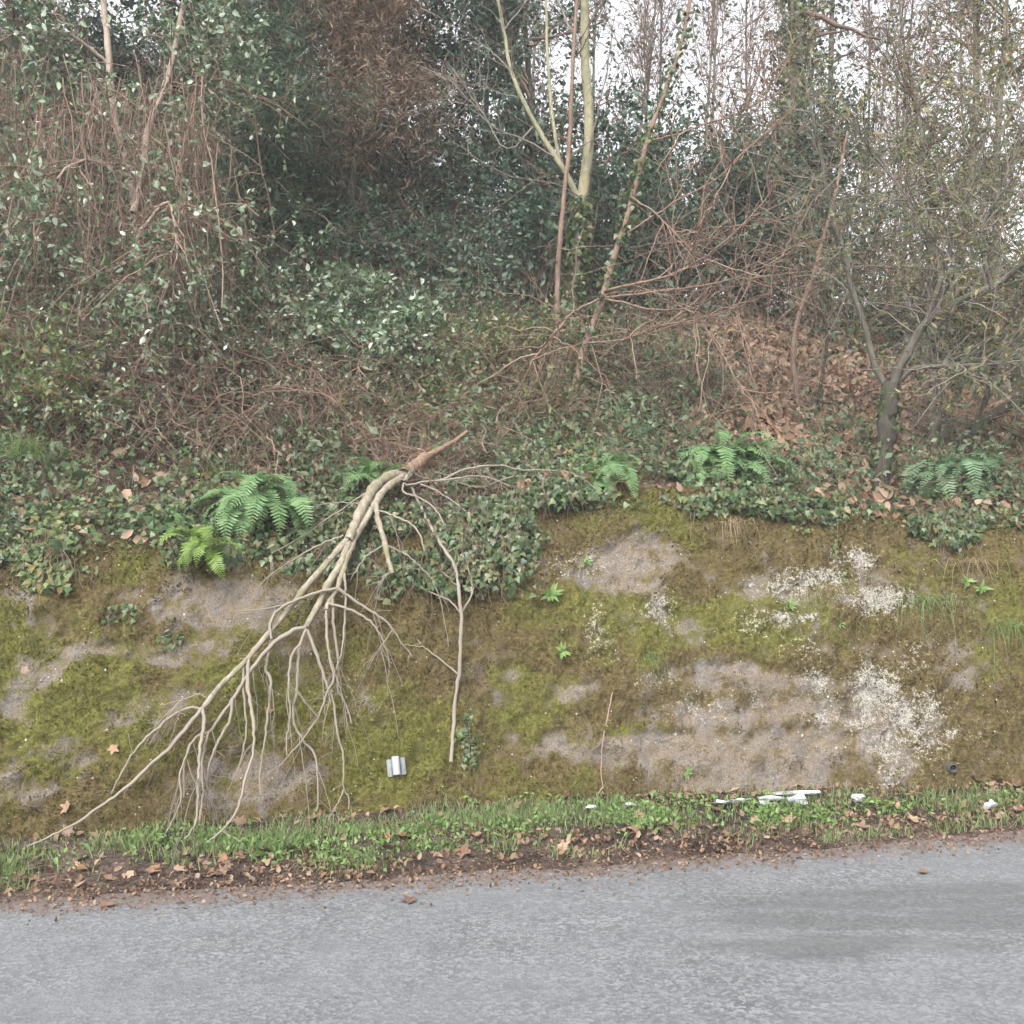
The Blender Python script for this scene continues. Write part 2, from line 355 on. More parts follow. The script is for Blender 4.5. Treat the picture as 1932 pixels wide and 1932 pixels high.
def plain(name,c,rough=.6,metal=0.,spec=.4,nscale=None,amp=.15):
    m,t,p,o=newmat(name)
    if nscale:
        n=nnoise(t,nscale,5,posco(t)); t.links.new(ramp(t,[(.3,tuple(x*(1-amp) for x in c)),(.7,tuple(min(x*(1+amp),1) for x in c))],n),p.inputs['Base Color']); bump(t,p,n,.002)
    else: p.inputs['Base Color'].default_value=(*c,1)
    p.inputs['Roughness'].default_value=rough; p.inputs['Metallic'].default_value=metal; p.inputs['Specular IOR Level'].default_value=spec
    return m
M['alu']=plain('galvanised_metal',(.46,.47,.48),.42,.35,.5,60,.07)
M['alu2']=plain('shaded_galvanised_metal',(.26,.28,.295),.5,.3,.5,60,.12)  # darker copy of the clip's metal: flanges' weaker reflection put into the colour
M['white']=plain('white_scrap',(.50,.51,.52),.6,0,.4,55,.3)
M['pebble']=leafmat('pale_pebble',[(.20,.18,.15),(.28,.26,.225),(.42,.40,.36)],.9,0,.2)
M['hole']=plain('pipe_plastic',(.05,.05,.05),.7,0,.3,50,.2)

def grid(xs,ys,f):
    X,Y=np.meshgrid(xs,ys); V=f(X,Y).reshape(-1,3); n=len(xs); m=len(ys)
    i,j=np.meshgrid(np.arange(n-1),np.arange(m-1)); a=(j*n+i).ravel()
    return V,np.stack([a,a+1,a+n+1,a+n],-1)
def fattr(me,name,vals,typ='FLOAT'):
    a=me.attributes.new(name,typ,'POINT')
    a.data.foreach_set('value' if typ=='FLOAT' else 'color',np.asarray(vals,np.float32).ravel())

# ------------------------------------------------------------------ the setting
xs=np.concatenate([np.linspace(-200,-8,20),np.linspace(-7,7,141),np.linspace(8,200,20)])
v,f=grid(np.linspace(-300,300,13),np.linspace(-300,2,9),lambda X,Y:np.stack([X,Y,np.full_like(X,-.03)],-1))
tag(MB().add(v,f).build('ground',M['ground']),kind='structure')
# road, its far edge follows ye(x); s runs across the carriageway
ss=np.concatenate([[-6.5,-4,-2],np.linspace(-1.4,.14,40)])
def fr(X,Sv):
    y=ye(X)+Sv+(fbm(X*2.2,X*0+1.,4,31)-.5)*.12*(Sv>0.1)
    return np.stack([X,y,np.where(Sv>.02,-.012,0.)+(fbm(X*1.3,y*1.3,3,41)-.5)*.012],-1)
v,f=grid(xs,ss,fr); o=MB().add(v,f).build('road',M['road'],None,True)
fattr(o.data,'edge',np.clip(1+(np.meshgrid(xs,ss)[1].ravel()-.02)/.46,0,1))
tag(o,kind='structure')
# verge
xv=np.concatenate([np.linspace(-60,-4,30),np.linspace(-3.9,3.9,260),np.linspace(4,60,30)])
rv=np.linspace(-.06,1.12,40)
def fv(X,Rv):
    a=ye(X); b=yb(X); y=a+(b-a)*Rv; z=verge_z(X,y)+(fbm(X*22,y*22,3,51)-.5)*.016
    edge=(fbm(X*4,X*0+7,5,61)-.5)*.22
    y=y+edge*(Rv<.05)
    z=np.where(Rv<.0,-.004,z)
    return np.stack([X,y,z],-1)
v,f=grid(xv,rv,fv); tag(MB().add(v,f).build('verge',M['mud'],None,True),kind='structure')
# hillside behind the wall
xh=np.concatenate([np.linspace(-200,-7,24),np.linspace(-6.8,7.2,150),np.linspace(7.5,200,24)])
dh=np.concatenate([np.linspace(-.08,5.4,120),np.linspace(5.6,12,30),np.linspace(13,180,16)])
def fh(X,D):
    y=yb(X)+WT+D; z=hill_z(X,y)+(fbm(X*7,y*7,3,71)-.5)*.07*np.clip(D*3,0,1)
    z=np.where(D<0,wall_z(X,WT+D*1.)-.03,z)
    return np.stack([X,y,z],-1)
v,f=grid(xh,dh,fh); tag(MB().add(v,f).build('hillside',M['soil'],None,True),kind='structure')

# the mossy leaning wall
def blobs(u,v,L):
    r=np.zeros_like(u)
    for (cx,cy,rx,ry,*a) in L:
        r=np.maximum(r,(a[0] if a else 1.)*np.exp(-(((u-cx)/rx)**2+((v-cy)/ry)**2)))
    return r
BARE=[(1290,1405,330,40,1.1),(1500,1410,230,50,1.),(1330,1425,300,34,1.),(1110,1420,120,40),(1500,1345,230,40),(1450,1290,260,26,.9),(1420,1450,220,50,.9),(1640,1420,150,60,.8),(1060,1300,60,26,.9),(1180,1050,130,36),(1140,1085,120,30,.8),(1240,1180,90,40,.6),
      (430,1150,150,62,1.05),(330,1330,60,40,.75),(90,1260,70,30,.7),(150,1430,60,40,.7),(620,1260,60,50,.7),(700,1350,50,40,.6),(930,1300,60,60,.55),(190,1215,80,18),(560,1130,70,50,.8),(60,1150,70,50,.7),(230,1340,50,40,.7),(40,1330,45,45,.8),(480,1470,100,60,.6),(650,1180,60,40,.7),(1820,1200,60,120,.35),(310,1240,90,35,.6),(1690,1230,150,30,.45),(1560,1140,150,60,.5),(30,1480,60,40,.6)]
LICH=[(1670,1290,36,40,1.15),(1715,1345,60,40,1.05),(1640,1130,60,22,1.05),(1530,1100,75,24,.9),(1585,1055,34,26,.85),(1510,1172,28,10,1.1),(1800,1392,70,14,.85),(1660,1430,34,60,.85),(1225,1285,40,12,.8),(1230,1150,30,34,.8),(1105,1205,40,40,.75),
      (1560,1290,40,40,.8),(1745,1250,20,40,.7),(1540,1230,30,40,.6),(1090,1060,60,30,.6),(1620,1360,100,20,.75),(1340,1330,80,20,.6),(640,1330,100,60,.35),(1450,1180,60,30,.55),(1700,1400,110,50,.62)]
GREEN=[(120,1330,230,190,1.),(40,1180,90,60,1.),(520,1300,260,190,.75),(750,1420,230,150,.8),(1150,1180,240,90,.85),(1420,1180,200,90,.85),(1250,990,200,50,.6),(880,1500,200,60,.6),(250,1070,110,60,.55),(1200,940,90,40,.6),(1060,1480,70,50,.5),(1880,1150,100,160,.6),(1700,1080,140,60,.5),(1000,1350,150,120,.6),(1230,1370,90,30,.5)]
xw=np.concatenate([np.linspace(-60,-4,40),np.linspace(-3.4,3.7,560),np.linspace(4.3,60,40)])
tw=np.concatenate([np.linspace(-.05,WT,150),np.linspace(WT+.012,WT+.16,10)])
Xg,Tg=np.meshgrid(xw,tw)
zc=np.where(Tg<=WT,wall_z(Xg,np.clip(Tg,0,WT)),crest(Xg)-.035+.0*Tg)
zc=np.where(Tg<0,.085+Tg*2,zc)
Yg=yb(Xg)+Tg
ug,vg=proj(np.stack([Xg,Yg,zc],-1))
w1=(fbm(Xg*2.6,zc*4.2,5,301)-.5); w2=(fbm(Xg*2.6,zc*4.2,5,302)-.5)
ugw=ug+w1*190; vgw=vg+w2*85
moss_g=1.0-.80*blobs(ugw,vgw,BARE)-.36*np.clip((fbm(Xg*3.1,zc*4.3,5,303)-.5)*3,0,1); lich_b=blobs(ugw*.7+ug*.3,vgw*.7+vg*.3,[(a,b,c*1.5,d*1.5,*e) for a,b,c,d,*e in LICH]); lich_g=lich_b*(.25+1.0*fbm(Xg*11,zc*11,4,304)); green_g=blobs(ugw,vgw,GREEN)*np.clip(.1+1.7*fbm(Xg*5,zc*8,4,305),0,1.5)
sl=np.hypot(1,1.9); nrm=A([0,-1.75/2.02,1/2.02])
disp=(fbm(Xg*1.6,zc*1.6,3,81)-.5)*.11+(fbm(Xg*8,zc*8,4,91)-.5)*.06+(fbm(Xg*30,zc*30,3,95)-.5)*.022
mth=np.clip((moss_g+(fbm(Xg*9,zc*9,4,97)-.5)*1.9-.4)/.3,0,1)
disp+=mth*(.014+.034*np.clip(fbm(Xg*17,zc*17,3,99)-.3,0,1)*1.6)
ledge=1/(1+np.exp((vg-1356)/3.)); disp-=.02*ledge*((ug>1180)&(ug<1700))*np.clip((vg-1290)/40,0,1)
disp*=np.clip((Tg+.05)*8,0,1)
Vw=np.stack([Xg,Yg,zc],-1)+disp[...,None]*nrm
_,fw=grid(xw,tw,lambda a,b:np.stack([a,b,a],-1))
wall=MB().add(Vw.reshape(-1,3),fw).build('retaining_wall',M['wall'],None,True)
fattr(wall.data,'cover',np.stack([moss_g,lich_g,green_g,np.ones_like(green_g)],-1),'FLOAT_COLOR')
tag(wall,'low leaning concrete wall covered in moss and white lichen along the road','wall')
def wallpt(n,rg):
    """random points on the wall with the cover values there"""
    j=rg.integers(0,149,n); i=rg.integers(40,598,n); a=rg.random(n)[:,None]; b=rg.random(n)[:,None]
    P=Vw[j,i]*(1-a)*(1-b)+Vw[j,i+1]*a*(1-b)+Vw[j+1,i]*(1-a)*b+Vw[j+1,i+1]*a*b
    return P,mth[j,i],lich_g[j,i],green_g[j,i]+(fbm(P[:,0]*9,P[:,2]*9,3,5)-.5)*.9
rg=np.random.default_rng(3)
P,mo,li,gr=wallpt(80000,rg); k=(mo>.5)&(fbm(P[:,0]*6,P[:,2]*6,3,7)>.38)
P=P[k]; gr=gr[k]
d=nz(rdir(len(P),0,rg)*.75+nrm*.6+A([0,0,.1])); n2=rdir(len(P),.2,rg)
sz=rg.uniform(.008,.022,len(P)); g=gr>.42
for nm,kk,mt in (('moss',g,M['mossg']),('brown_moss',~g,M['mossb'])):
    o=MB().add(*leaves(P[kk]-.003*nrm,d[kk],n2[kk],sz[kk],'oval')).build(nm,mt,wall); o['kind']='stuff'
# pale gravel set in the concrete
P,mo,li,gr=wallpt(26000,rg); k=(rg.random(len(P))<.025+.03*li+.04*(mo<.3)); P=P[k]
s=rg.uniform(.0025,.007,len(P))*(1+.6*(rg.random(len(P))<.12)); oc=A([[1,0,0],[0,1,0],[0,0,1],[-1,0,0],[0,-1,0],[0,0,-1]],float); of=A([[0,1,2],[1,3,2],[3,4,2],[4,0,2],[1,0,5],[3,1,5],[4,3,5],[0,4,5]])
V=P[:,None,:]+s[:,None,None]*oc[None]*rg.uniform(.6,1.3,(len(P),6,1))
o=MB().add(V.reshape(-1,3),(np.arange(len(P))[:,None,None]*6+of[None]).reshape(-1,3)).build('gravel',M['pebble'],wall); o['kind']='stuff'
# weep hole: a short dark pipe let into the wall
c=onsurf(1790,1448,.0)+A([0,-.045,.01]); ang=np.linspace(0,2*pi,20,endpoint=False)
prof=[(.019,-.02),(.026,-.02),(.026,.05),(.019,.05),(.017,.04),(.0,.035)]
V=A([[c[0]+r*math.cos(a),c[1]+y,c[2]+r*math.sin(a)] for r,y in [(.017,.04),(.018,-.018),(.024,-.018),(.026,.05)] for a in ang])
F=[[q*20+i,q*20+(i+1)%20,(q+1)*20+(i+1)%20,(q+1)*20+i] for q in range(3) for i in range(20)]
b=MB().add(V,F); b.add(V[:20],[list(range(20))]); b.build('weep_pipe',M['hole'],wall,True)

# ------------------------------------------------------------------ trees and bushes
def limb_path(pts,Y0,Y1,k=26,wob=.012,rg=None):
    """pts in picture pixels, depth running from Y0 to Y1 along the limb"""
    pts=A(pts,float); L=np.concatenate([[0],np.cumsum(np.hypot(*np.diff(pts,axis=0).T))]); L/=L[-1]
    p=cr(A([PX(u,v,Y0+(Y1-Y0)*l) for (u,v),l in zip(pts,L)]),k)
    if wob:
        w=np.cumsum((rg or rng).normal(size=p.shape),axis=0); w-=np.linspace(0,1,k)[:,None]*w[-1]; p=p+w*wob/3
    return p
def one_tube(p,r0,r1,sides=8,pw=1.,rough=0.):
    k=len(p); r=(r0+(r1-r0)*np.linspace(0,1,k)**pw)
    if rough: r=r*(1+rough*(vnoise(np.arange(k)*.9,np.zeros(k)+p[0,0]*7,3)-.5))
    return tubes(p[None],r[None],sides)
def sprout(paths,n,L,spread=.8,up=.3,droop=.15,k=7,lo=.25,hi=1.,rg=None,wob=.06):
    rg=rg or rng; Q=np.stack([cr(p,24) for p in paths]) if isinstance(paths,list) else paths
    b,t,i,s=pick(Q,n,lo,hi,rg); d=nz(t*.5+rdir(n,up,rg)*spread)
    return arcs(b,d,L*rg.uniform(.45,1.15,n),k,droop,wob,rg)
def leafy(mb,P,n,size,shape,mi=0,lo=.15,out=.5,upn=.6,rg=None,jit=.02):
    rg=rg or rng; p,t,i,s=pick(P,n,lo,1.,rg)
    ax=nz(t*.5+rdir(n,-.1,rg)*(.6+out)); mb.add(*leaves(p+rg.normal(size=p.shape)*jit,ax,rdir(n,upn,rg),size*np.exp(rg.normal(size=n)*.22),shape),mi)

def bush(name,label,cat,base,spread,height,stems=40,twigs=220,nleaf=3000,lsize=.04,shape='oval',lm='pale',sm='stem',droop=.35,lean=(0,0,0),seed=1,r=.006,group=None,twl=.35,jit=.02):
    rg=np.random.default_rng(seed); base=A(base,float); e=empty(name,base,label,cat,group)
    n=stems; a=rg.uniform(0,2*pi,n); rad=np.sqrt(rg.random(n))
    b=np.stack([np.cos(a)*rad*spread[0]*.6,np.sin(a)*rad*spread[1]*.6,np.zeros(n)],-1)
    b[:,2]=H(base[0]+b[:,0],base[1]+b[:,1])-base[2]-.03
    d=nz(np.stack([np.cos(a)*rad*spread[0]*.8+rg.normal(size=n)*.15,np.sin(a)*rad*spread[1]*.8+rg.normal(size=n)*.15,np.full(n,height)],-1)+A(lean))
    P=arcs(b,d,height*rg.uniform(.6,1.25,n),7,droop,.06,rg)
    mb=MB().add(*tubes(P,r*rg.uniform(.6,1.4,n)[:,None]*np.linspace(1,.35,7)[None],3))
    T=sprout(P,twigs,twl,1.,.1,.3,4,.2,1.,rg,.065); mb.add(*tubes(T,r*.42*np.linspace(1,.4,4)[None]*np.ones((twigs,1)),3))
    mb.build('stems',M[sm],e)
    if nleaf:
        lb=MB(); leafy(lb,T,nleaf,lsize,shape,0,.05,rg=rg,jit=jit); lb.build('foliage',M[lm],e)
    return e
def tangle(name,label,base,spread,height,n,L,sm='redstem',seed=1,r=.003,up=.3,droop=.3,dirn=(0,0,0),group=None):
    """a heap of dead canes lying over each other"""
    rg=np.random.default_rng(seed); base=A(base,float); e=empty(name,base,label,'dead canes',group)
    b=rg.normal(size=(n,3))*A([spread[0],spread[1],0])*.5; b[:,2]=H(base[0]+b[:,0],base[1]+b[:,1])-base[2]+rg.random(n)*height*.7
    d=nz(rdir(n,up,rg)+A(dirn)); P=arcs(b,d,L*rg.uniform(.4,1.2,n),8,droop,.12,rg)
    mb=MB().add(*tubes(P,r*rg.uniform(.5,1.6,n)[:,None]*np.linspace(1,.4,8)[None],3))
    m=n*2; T=sprout(P,m,L*.4,.9,.1,.2,4,.2,1.,rg,.065); mb.add(*tubes(T,r*.5*np.linspace(1,.4,4)[None]*np.ones((m,1)),3))
    mb.build('canes',M[sm],e); return e
def at(u,v,off=0.): return onsurf(u,v,off)

def crown_tree(name,label,foot,top,r0,nb,bl,nt_,tl,nleaf,ls,shape,lm,bm,sm,seed,up=.6,lo=.15,spread=.8,cat='tree',group=None,droop=.05,ivy=0,jit=.02):
    """a tree from foot to top (world points): trunk, branches, twigs and leaves"""
    rg=np.random.default_rng(seed); foot=A(foot,float); top=A(top,float); e=empty(name,foot,label,cat,group)
    h=np.linalg.norm(top-foot); mid=(foot+top)/2+rg.normal(size=3)*h*.03
    p=cr([foot-A([0,0,.15]),mid,top],22)-foot
    MB().add(*one_tube(p,r0,r0*.3,8,1,.25)).build('trunk',M[bm],e,True)
    B=sprout([p],nb,bl,spread,up,droop,7,lo,1.,rg,.065)
    T=sprout(B,nt_,tl,.9,up*.6,.1,4,.15,1.,rg,.065)
    mb=MB().add(*tubes(B,r0*.28*rg.uniform(.5,1.3,nb)[:,None]*np.linspace(1,.3,7)[None],4)).add(*tubes(T,np.full((nt_,1),.0045)*np.linspace(1,.45,4)[None],3))
    mb.build('branches',M[sm],e)
    if nleaf:
        lb=MB(); leafy(lb,T,int(nleaf*1.25),ls*1.2,shape,0,.05,rg=rg,jit=jit*2.5); lb.build('crown',M[lm],e)
    if ivy:
        q,t,i,s=pick(p[None],ivy,.0,.95,rg); dr=rdir(ivy,0,rg); dr[:,2]*=.3; dr=nz(dr)
        q=q+dr*(r0*(1-.6*s[:,None])+rg.uniform(0,.16,ivy)[:,None])
        MB().add(*leaves(q,nz(rdir(ivy,-.8,rg)),dr+rdir(ivy,.2,rg)*.5,rg.uniform(.03,.06,ivy),'ivy')).build('ivy',M['ivy'],e)
    return e

# --- pale-barked forked tree in the middle
rg=np.random.default_rng(21)
Y1=surf(1075,660); foot=PX(1070,665,Y1)
e=empty('forked_tree',foot,'bare tree with pale yellowish forked stems and ivy round its foot','tree')
trunk=limb_path([(1068,690),(1080,560),(1093,450),(1100,372)],Y1,Y1,20,.01,rg)
MB().add(*one_tube(trunk-foot,.055,.045,9,1,.2)).build('trunk',M['grey_bark'],e,True)
main=limb_path([(1098,385),(1108,300),(1111,230),(1104,120),(1104,0),(1112,-120)],Y1,Y1-.1,24,.008,rg)
lf=limb_path([(1096,380),(1072,335),(1048,296),(1010,235),(985,190),(962,130),(950,60),(925,-60)],Y1,Y1-.15,26,.01,rg)
l2=limb_path([(1060,318),(1050,260),(1042,180),(1036,80),(1030,-60)],Y1,Y1+.1,22,.01,rg)
for p,r0,r1,nm in ((main,.046,.030,'limb'),(lf,.026,.010,'limb'),(l2,.017,.009,'limb')):
    MB().add(*one_tube(p-foot,r0,r1,9,1,.12)).build(nm,M['pale_bark'],e,True)
bl=[]
for pts,r in (([(1010,235),(960,275),(915,212),(880,170),(845,120)],.007),([(1048,296),(985,262),(930,240),(905,205),(860,160),(830,145)],.008),
      ([(985,190),(950,180),(905,165),(860,160)],.005),([(962,130),(925,100),(880,60),(840,40)],.006),([(1104,120),(1085,70),(1060,20),(1040,-40)],.012),
      ([(1108,300),(1130,210),(1150,120),(1160,30)],.009),([(1104,60),(1130,20),(1150,-30)],.01),([(1100,372),(1040,345),(960,335),(900,300),(850,285)],.006),([(950,60),(990,0),(1010,-60)],.006)):
    p=limb_path(pts,Y1-.05,Y1-.4+.7*rg.random(),14,.02,rg); bl.append((p,r))
mb=MB()
for p,r in bl: mb.add(*one_tube(p-foot,r,r*.4,6))
T=sprout([p-foot for p,_ in bl]+[lf-foot,l2-foot,main-foot],170,.45,.8,.35,.1,6,.3,1.,rg,.065); mb.add(*tubes(T,np.full((170,1),.0035)*np.linspace(1,.5,6)[None],3))
mb.build('branches',M['greystem'],e)
q,t,i,s=pick(trunk[None]-foot,1500,0,1,rg); dr=rdir(1500,0,rg); dr[:,2]*=.2; dr=nz(dr)
MB().add(*leaves(q+dr*rg.uniform(.04,.13,1500)[:,None]*(1.3-.6*s[:,None]),nz(rdir(1500,-1,rg)),dr+rdir(1500,.2,rg)*.5,rg.uniform(.03,.055,1500),'ivy')).build('ivy',M['ivy'],e)

# --- other hand-placed stems (pixel paths at their own depth)
def stem_tree(name,label,paths,bark,twigs=(80,.5),leaf=None,seed=1,ivy=0,tm='stem',cat='tree',up=.3,droop=.12,lbark=None):
    """paths: [(pts,Y0,Y1,r0,r1,part)] the first one is the trunk and stands on the ground"""
    rg=np.random.default_rng(seed); lp=[(limb_path(p,a,b,26,.014,rg),r0,r1,nm) for p,a,b,r0,r1,nm in paths]
    foot=lp[0][0][0].copy(); e=empty(name,foot,label,cat)
    for p,r0,r1,nm in lp: MB().add(*one_tube(p-foot,r0,r1,8,1,.2)).build(nm,M[lbark if lbark and nm=='limb' else bark],e,True)
    ps=[p-foot for p,_,_,_ in lp]
    B=sprout(ps[1:] if len(ps)>3 and cat=='tree' else ps,twigs[0],twigs[1],.9,up,droop,8,.25,1.,rg,.065); T=sprout(B,twigs[0]*3,twigs[1]*.45,.9,up*.5,.1,4,.2,1.,rg,.065)
    MB().add(*tubes(B,rg.uniform(.0025,.006,twigs[0])[:,None]*np.linspace(1,.4,8)[None],4)).add(*tubes(T,np.full((len(T),1),.0022)*np.linspace(1,.5,4)[None],3)).build('twigs',M[tm],e)
    if leaf: 
        lb=MB(); leafy(lb,T,leaf[0],leaf[1],leaf[2],0,.05,rg=rg,jit=.02); lb.build('crown',M[leaf[3]],e)
    if ivy:
        q,t,i,s=pick(ps[0][None],ivy,0,.9,rg); dr=rdir(ivy,0,rg); dr[:,2]*=.2; dr=nz(dr)
        MB().add(*leaves(q+dr*rg.uniform(.02,.10,ivy)[:,None],nz(rdir(ivy,-1,rg)),dr+rdir(ivy,.2,rg)*.5,rg.uniform(.03,.05,ivy),'ivy')).build('ivy',M['ivy'],e)
    return e
ya=surf(1050,660)-.25
stem_tree('thin_tree','slender straight brown stem just left of the pale forked tree',[([(1050,672),(1053,560),(1062,430),(1072,330),(1080,250),(1083,150),(1092,0),(1100,-100)],ya,ya+.15,.024,.012,'trunk')],'red_bark',(26,.5),None,31)
yb_=surf(1075,770)-.1
stem_tree('leaning_tree','red-brown leaning stem with long arching twigs right of the forked tree',
  [([(1072,775),(1100,650),(1140,540),(1165,450),(1190,370),(1215,270),(1245,190),(1290,60),(1310,-60)],yb_,yb_+.5,.028,.012,'trunk'),
   ([(1140,548),(1250,520),(1330,480),(1420,400),(1480,330)],yb_+.1,yb_-.2,.010,.004,'limb'),
   ([(1138,560),(1240,545),(1370,530),(1450,500),(1540,440)],yb_+.1,yb_-.3,.009,.003,'limb'),
   ([(1142,566),(1230,588),(1310,590),(1345,640),(1395,720),(1450,790)],yb_+.1,yb_-.4,.008,.004,'limb'),
   ([(1140,560),(1090,590),(1040,640),(1000,690)],yb_+.1,yb_-.3,.009,.004,'limb'),
   ([(1190,370),(1260,420),(1300,470),(1360,510),(1420,530)],yb_+.2,yb_-.1,.008,.003,'limb'),
   ([(1165,450),(1260,390),(1360,330),(1430,260),(1500,200)],yb_+.2,yb_+.1,.008,.003,'limb'),
   ([(1215,270),(1300,250),(1400,210),(1470,150)],yb_+.3,yb_+.2,.007,.003,'limb'),
   ([(1100,650),(1180,640),(1300,600),(1400,585)],yb_+.05,yb_-.2,.006,.003,'limb')],'red_bark',(190,.85),None,32,600,'redstem',up=.1,droop=.06)
yc=surf(1662,918)
stem_tree('mossy_tree','stout dark mossy tree on the wall top with a pale fork and yellowing leaves',
  [([(1660,925),(1662,890),(1663,830),(1672,770),(1682,725)],yc-.06,yc,.070,.058,'trunk'),
   ([(1676,735),(1650,690),(1632,620),(1605,545),(1590,480),(1565,390),(1540,260),(1520,150)],yc,yc+.2,.024,.009,'limb'),
   ([(1684,730),(1715,670),(1742,620),(1800,580),(1870,545),(1932,500),(2010,440)],yc,yc-.3,.032,.013,'limb'),
   ([(1690,722),(1725,694),(1770,690),(1850,690),(1940,682),(2020,670)],yc,yc-.4,.018,.009,'limb'),
   ([(1742,620),(1770,540),(1800,440),(1840,330),(1870,200)],yc-.05,yc,.018,.006,'limb'),
   ([(1800,580),(1780,480),(1720,380),(1650,300),(1600,220)],yc-.1,yc,.012,.005,'limb'),
   ([(1870,545),(1850,440),(1900,330),(1940,200)],yc-.2,yc-.2,.014,.006,'limb')],'dark_bark',(260,.7),(5200,.050,'long','olive'),33,160,'greystem',up=.25,lbark='limb_bark')
yd=surf(1800,885)+.1
stem_tree('old_tree','dark trunk leaning right behind the fern at the wall top',
  [([(1795,900),(1815,850),(1850,805),(1900,775),(1960,750),(2060,720)],yd-.1,yd-.1,.05,.03,'trunk'),
   ([(1850,805),(1870,700),(1900,600),(1960,480)],yd,yd+.2,.024,.01,'limb')],'dark_bark',(50,.6),(700,.045,'long','olive'),34)
stem_tree('brush_stump','grey-brown broken stump wrapped in hanging dry twigs behind mossy tree',
  [([(1752,905),(1758,850),(1765,800),(1772,770)],yd+.1,yd+.1,.05,.04,'trunk'),([(1768,790),(1760,690),(1745,600),(1770,480)],yd+.1,yd+.2,.016,.007,'limb')],'grey_bark',(110,.4),None,35,0,'greystem',up=-.3,droop=.5)
ye_=surf(1510,795)+.1
stem_tree('bent_tree','thin bare brown stem bending right on the leaf-strewn slope',
  [([(1512,800),(1503,730),(1496,655),(1515,570),(1537,510),(1548,470),(1575,380),(1600,250)],ye_,ye_+.2,.026,.010,'trunk')],'red_bark',(40,.5),None,36)
stem_tree('dark_sapling','thin dark sapling between the bent stem and the mossy tree',
  [([(1545,800),(1545,740),(1558,640),(1550,560),(1590,430),(1640,300)],ye_-.1,ye_+.2,.016,.006,'trunk'),
   ([(1546,750),(1500,800),(1470,840)],ye_-.1,ye_-.3,.008,.004,'limb'),([(1547,760),(1600,755),(1655,735)],ye_-.1,ye_-.05,.008,.005,'limb')],'dark_bark',(60,.45),None,37)
# --- left: tall climber-draped tree and its hanging stems
yf=surf(250,640)
stem_tree('climber_tree','tall stem smothered in pale-leaved climber at the far left',
  [([(262,700),(268,560),(255,430),(240,330),(215,240),(200,120),(190,-60)],yf-.55,yf+.0,.036,.020,'trunk'),
   ([(250,400),(270,320),(285,230),(320,130),(350,0),(360,-80)],yf-.5,yf-.1,.026,.018,'limb'),
   ([(258,450),(310,380),(330,400),(335,480),(325,520)],yf-.55,yf-.7,.014,.006,'limb'),
   ([(240,330),(170,300),(110,330),(80,420)],yf-.4,yf-.7,.014,.006,'limb'),
   ([(200,120),(120,60),(40,60)],yf+.1,yf-.1,.015,.006,'limb'),
   ([(285,230),(370,160),(440,150)],yf,yf-.2,.012,.005,'limb')],'climb_bark',(190,.8),(5000,.042,'round','pale'),38,0,'redstem',up=.0,droop=.35)
def curtain(name,label,pts,Y,Lpx,n,seed,sm='redstem',r=.006):
    """stems hanging down from a line of points"""
    rg=np.random.default_rng(seed); p=cr(A([PX(u,v,Y) for u,v in pts]),30); base=A([p[:,0].mean(),Y,H(p[:,0].mean(),Y)]); e=empty(name,base,label,'climber')
    b,_,_,_=pick(p[None],n,0,1,rg); b=b+rg.normal(size=b.shape)*A([.06,.22,.15])-base
    L=Lpx/N*Y; P=arcs(b,nz(rdir(n,0,rg)*.28+A([0,0,-1])),L*rg.uniform(.55,1.15,n),9,.0,.045,rg)
    mb=MB().add(*tubes(P,r*rg.uniform(.4,1.4,n)[:,None]*np.linspace(1,.7,9)[None],4))
    T=sprout(P,n*11,.34,1.,.1,.2,4,.05,1.,rg,.08); mb.add(*tubes(T,np.full((n*11,1),.002)*np.linspace(1,.5,4)[None],3))
    mb.build('stems',M[sm],e)
    lb=MB(); leafy(lb,T,n*10,.036,'round',0,.05,rg=rg,jit=.03); lb.build('foliage',M['pale'],e); return e
curtain('hanging_climber','curtain of reddish hanging stems below the pale climber at left',[(90,190),(200,170),(320,190),(430,230)],yf-.35,400,120,41,r=.0042)
curtain('hanging_climber','thin climber hanging beside the left edge of the picture',[(-80,150),(-20,90),(60,170)],yf-.2,430,40,42,'stem',.004)

# --- bushes on the bank; base given in pixels on the slope
def B_(u,v,*a,**k): return bush(a[0],a[1],k.pop('cat','bush'),at(u,v),*a[2:],**k)
B_(600,690,'bramble_bush','pale-leaved bramble mound with whitish leaf undersides left of centre',(.75,.4),1.15,stems=60,twigs=420,nleaf=5600,lsize=.045,shape='round',lm='pale',droop=.45,seed=51)
B_(760,640,'bramble_bush','bramble with scattered whitish leaves at the foot of the dark evergreens',(.5,.35),.75,stems=40,twigs=260,nleaf=2600,lsize=.042,shape='round',lm='pale',droop=.45,seed=52)
B_(470,760,'bramble_bush','brown leafless bramble thicket on the middle of the left bank',(.7,.35),.75,stems=90,twigs=520,nleaf=1900,lsize=.034,lm='pale',sm='redstem',droop=.5,seed=53)
B_(330,680,'bramble_bush','dense green bramble below the hanging climber stems',(.55,.35),.75,stems=50,twigs=300,nleaf=3200,lsize=.040,shape='round',lm='pale',droop=.45,seed=54)
B_(60,760,'bramble_bush','yellow-green bramble with reddish stems at the left edge',(.6,.35),.75,stems=50,twigs=320,nleaf=3600,lsize=.038,shape='round',lm='ivy_light',sm='redstem',droop=.5,seed=55)
B_(170,800,'bramble_bush','low brown and green bramble above the ivy on the left bank',(.55,.3),.5,stems=60,twigs=320,nleaf=2300,lsize=.036,lm='pale',sm='redstem',droop=.5,seed=56)
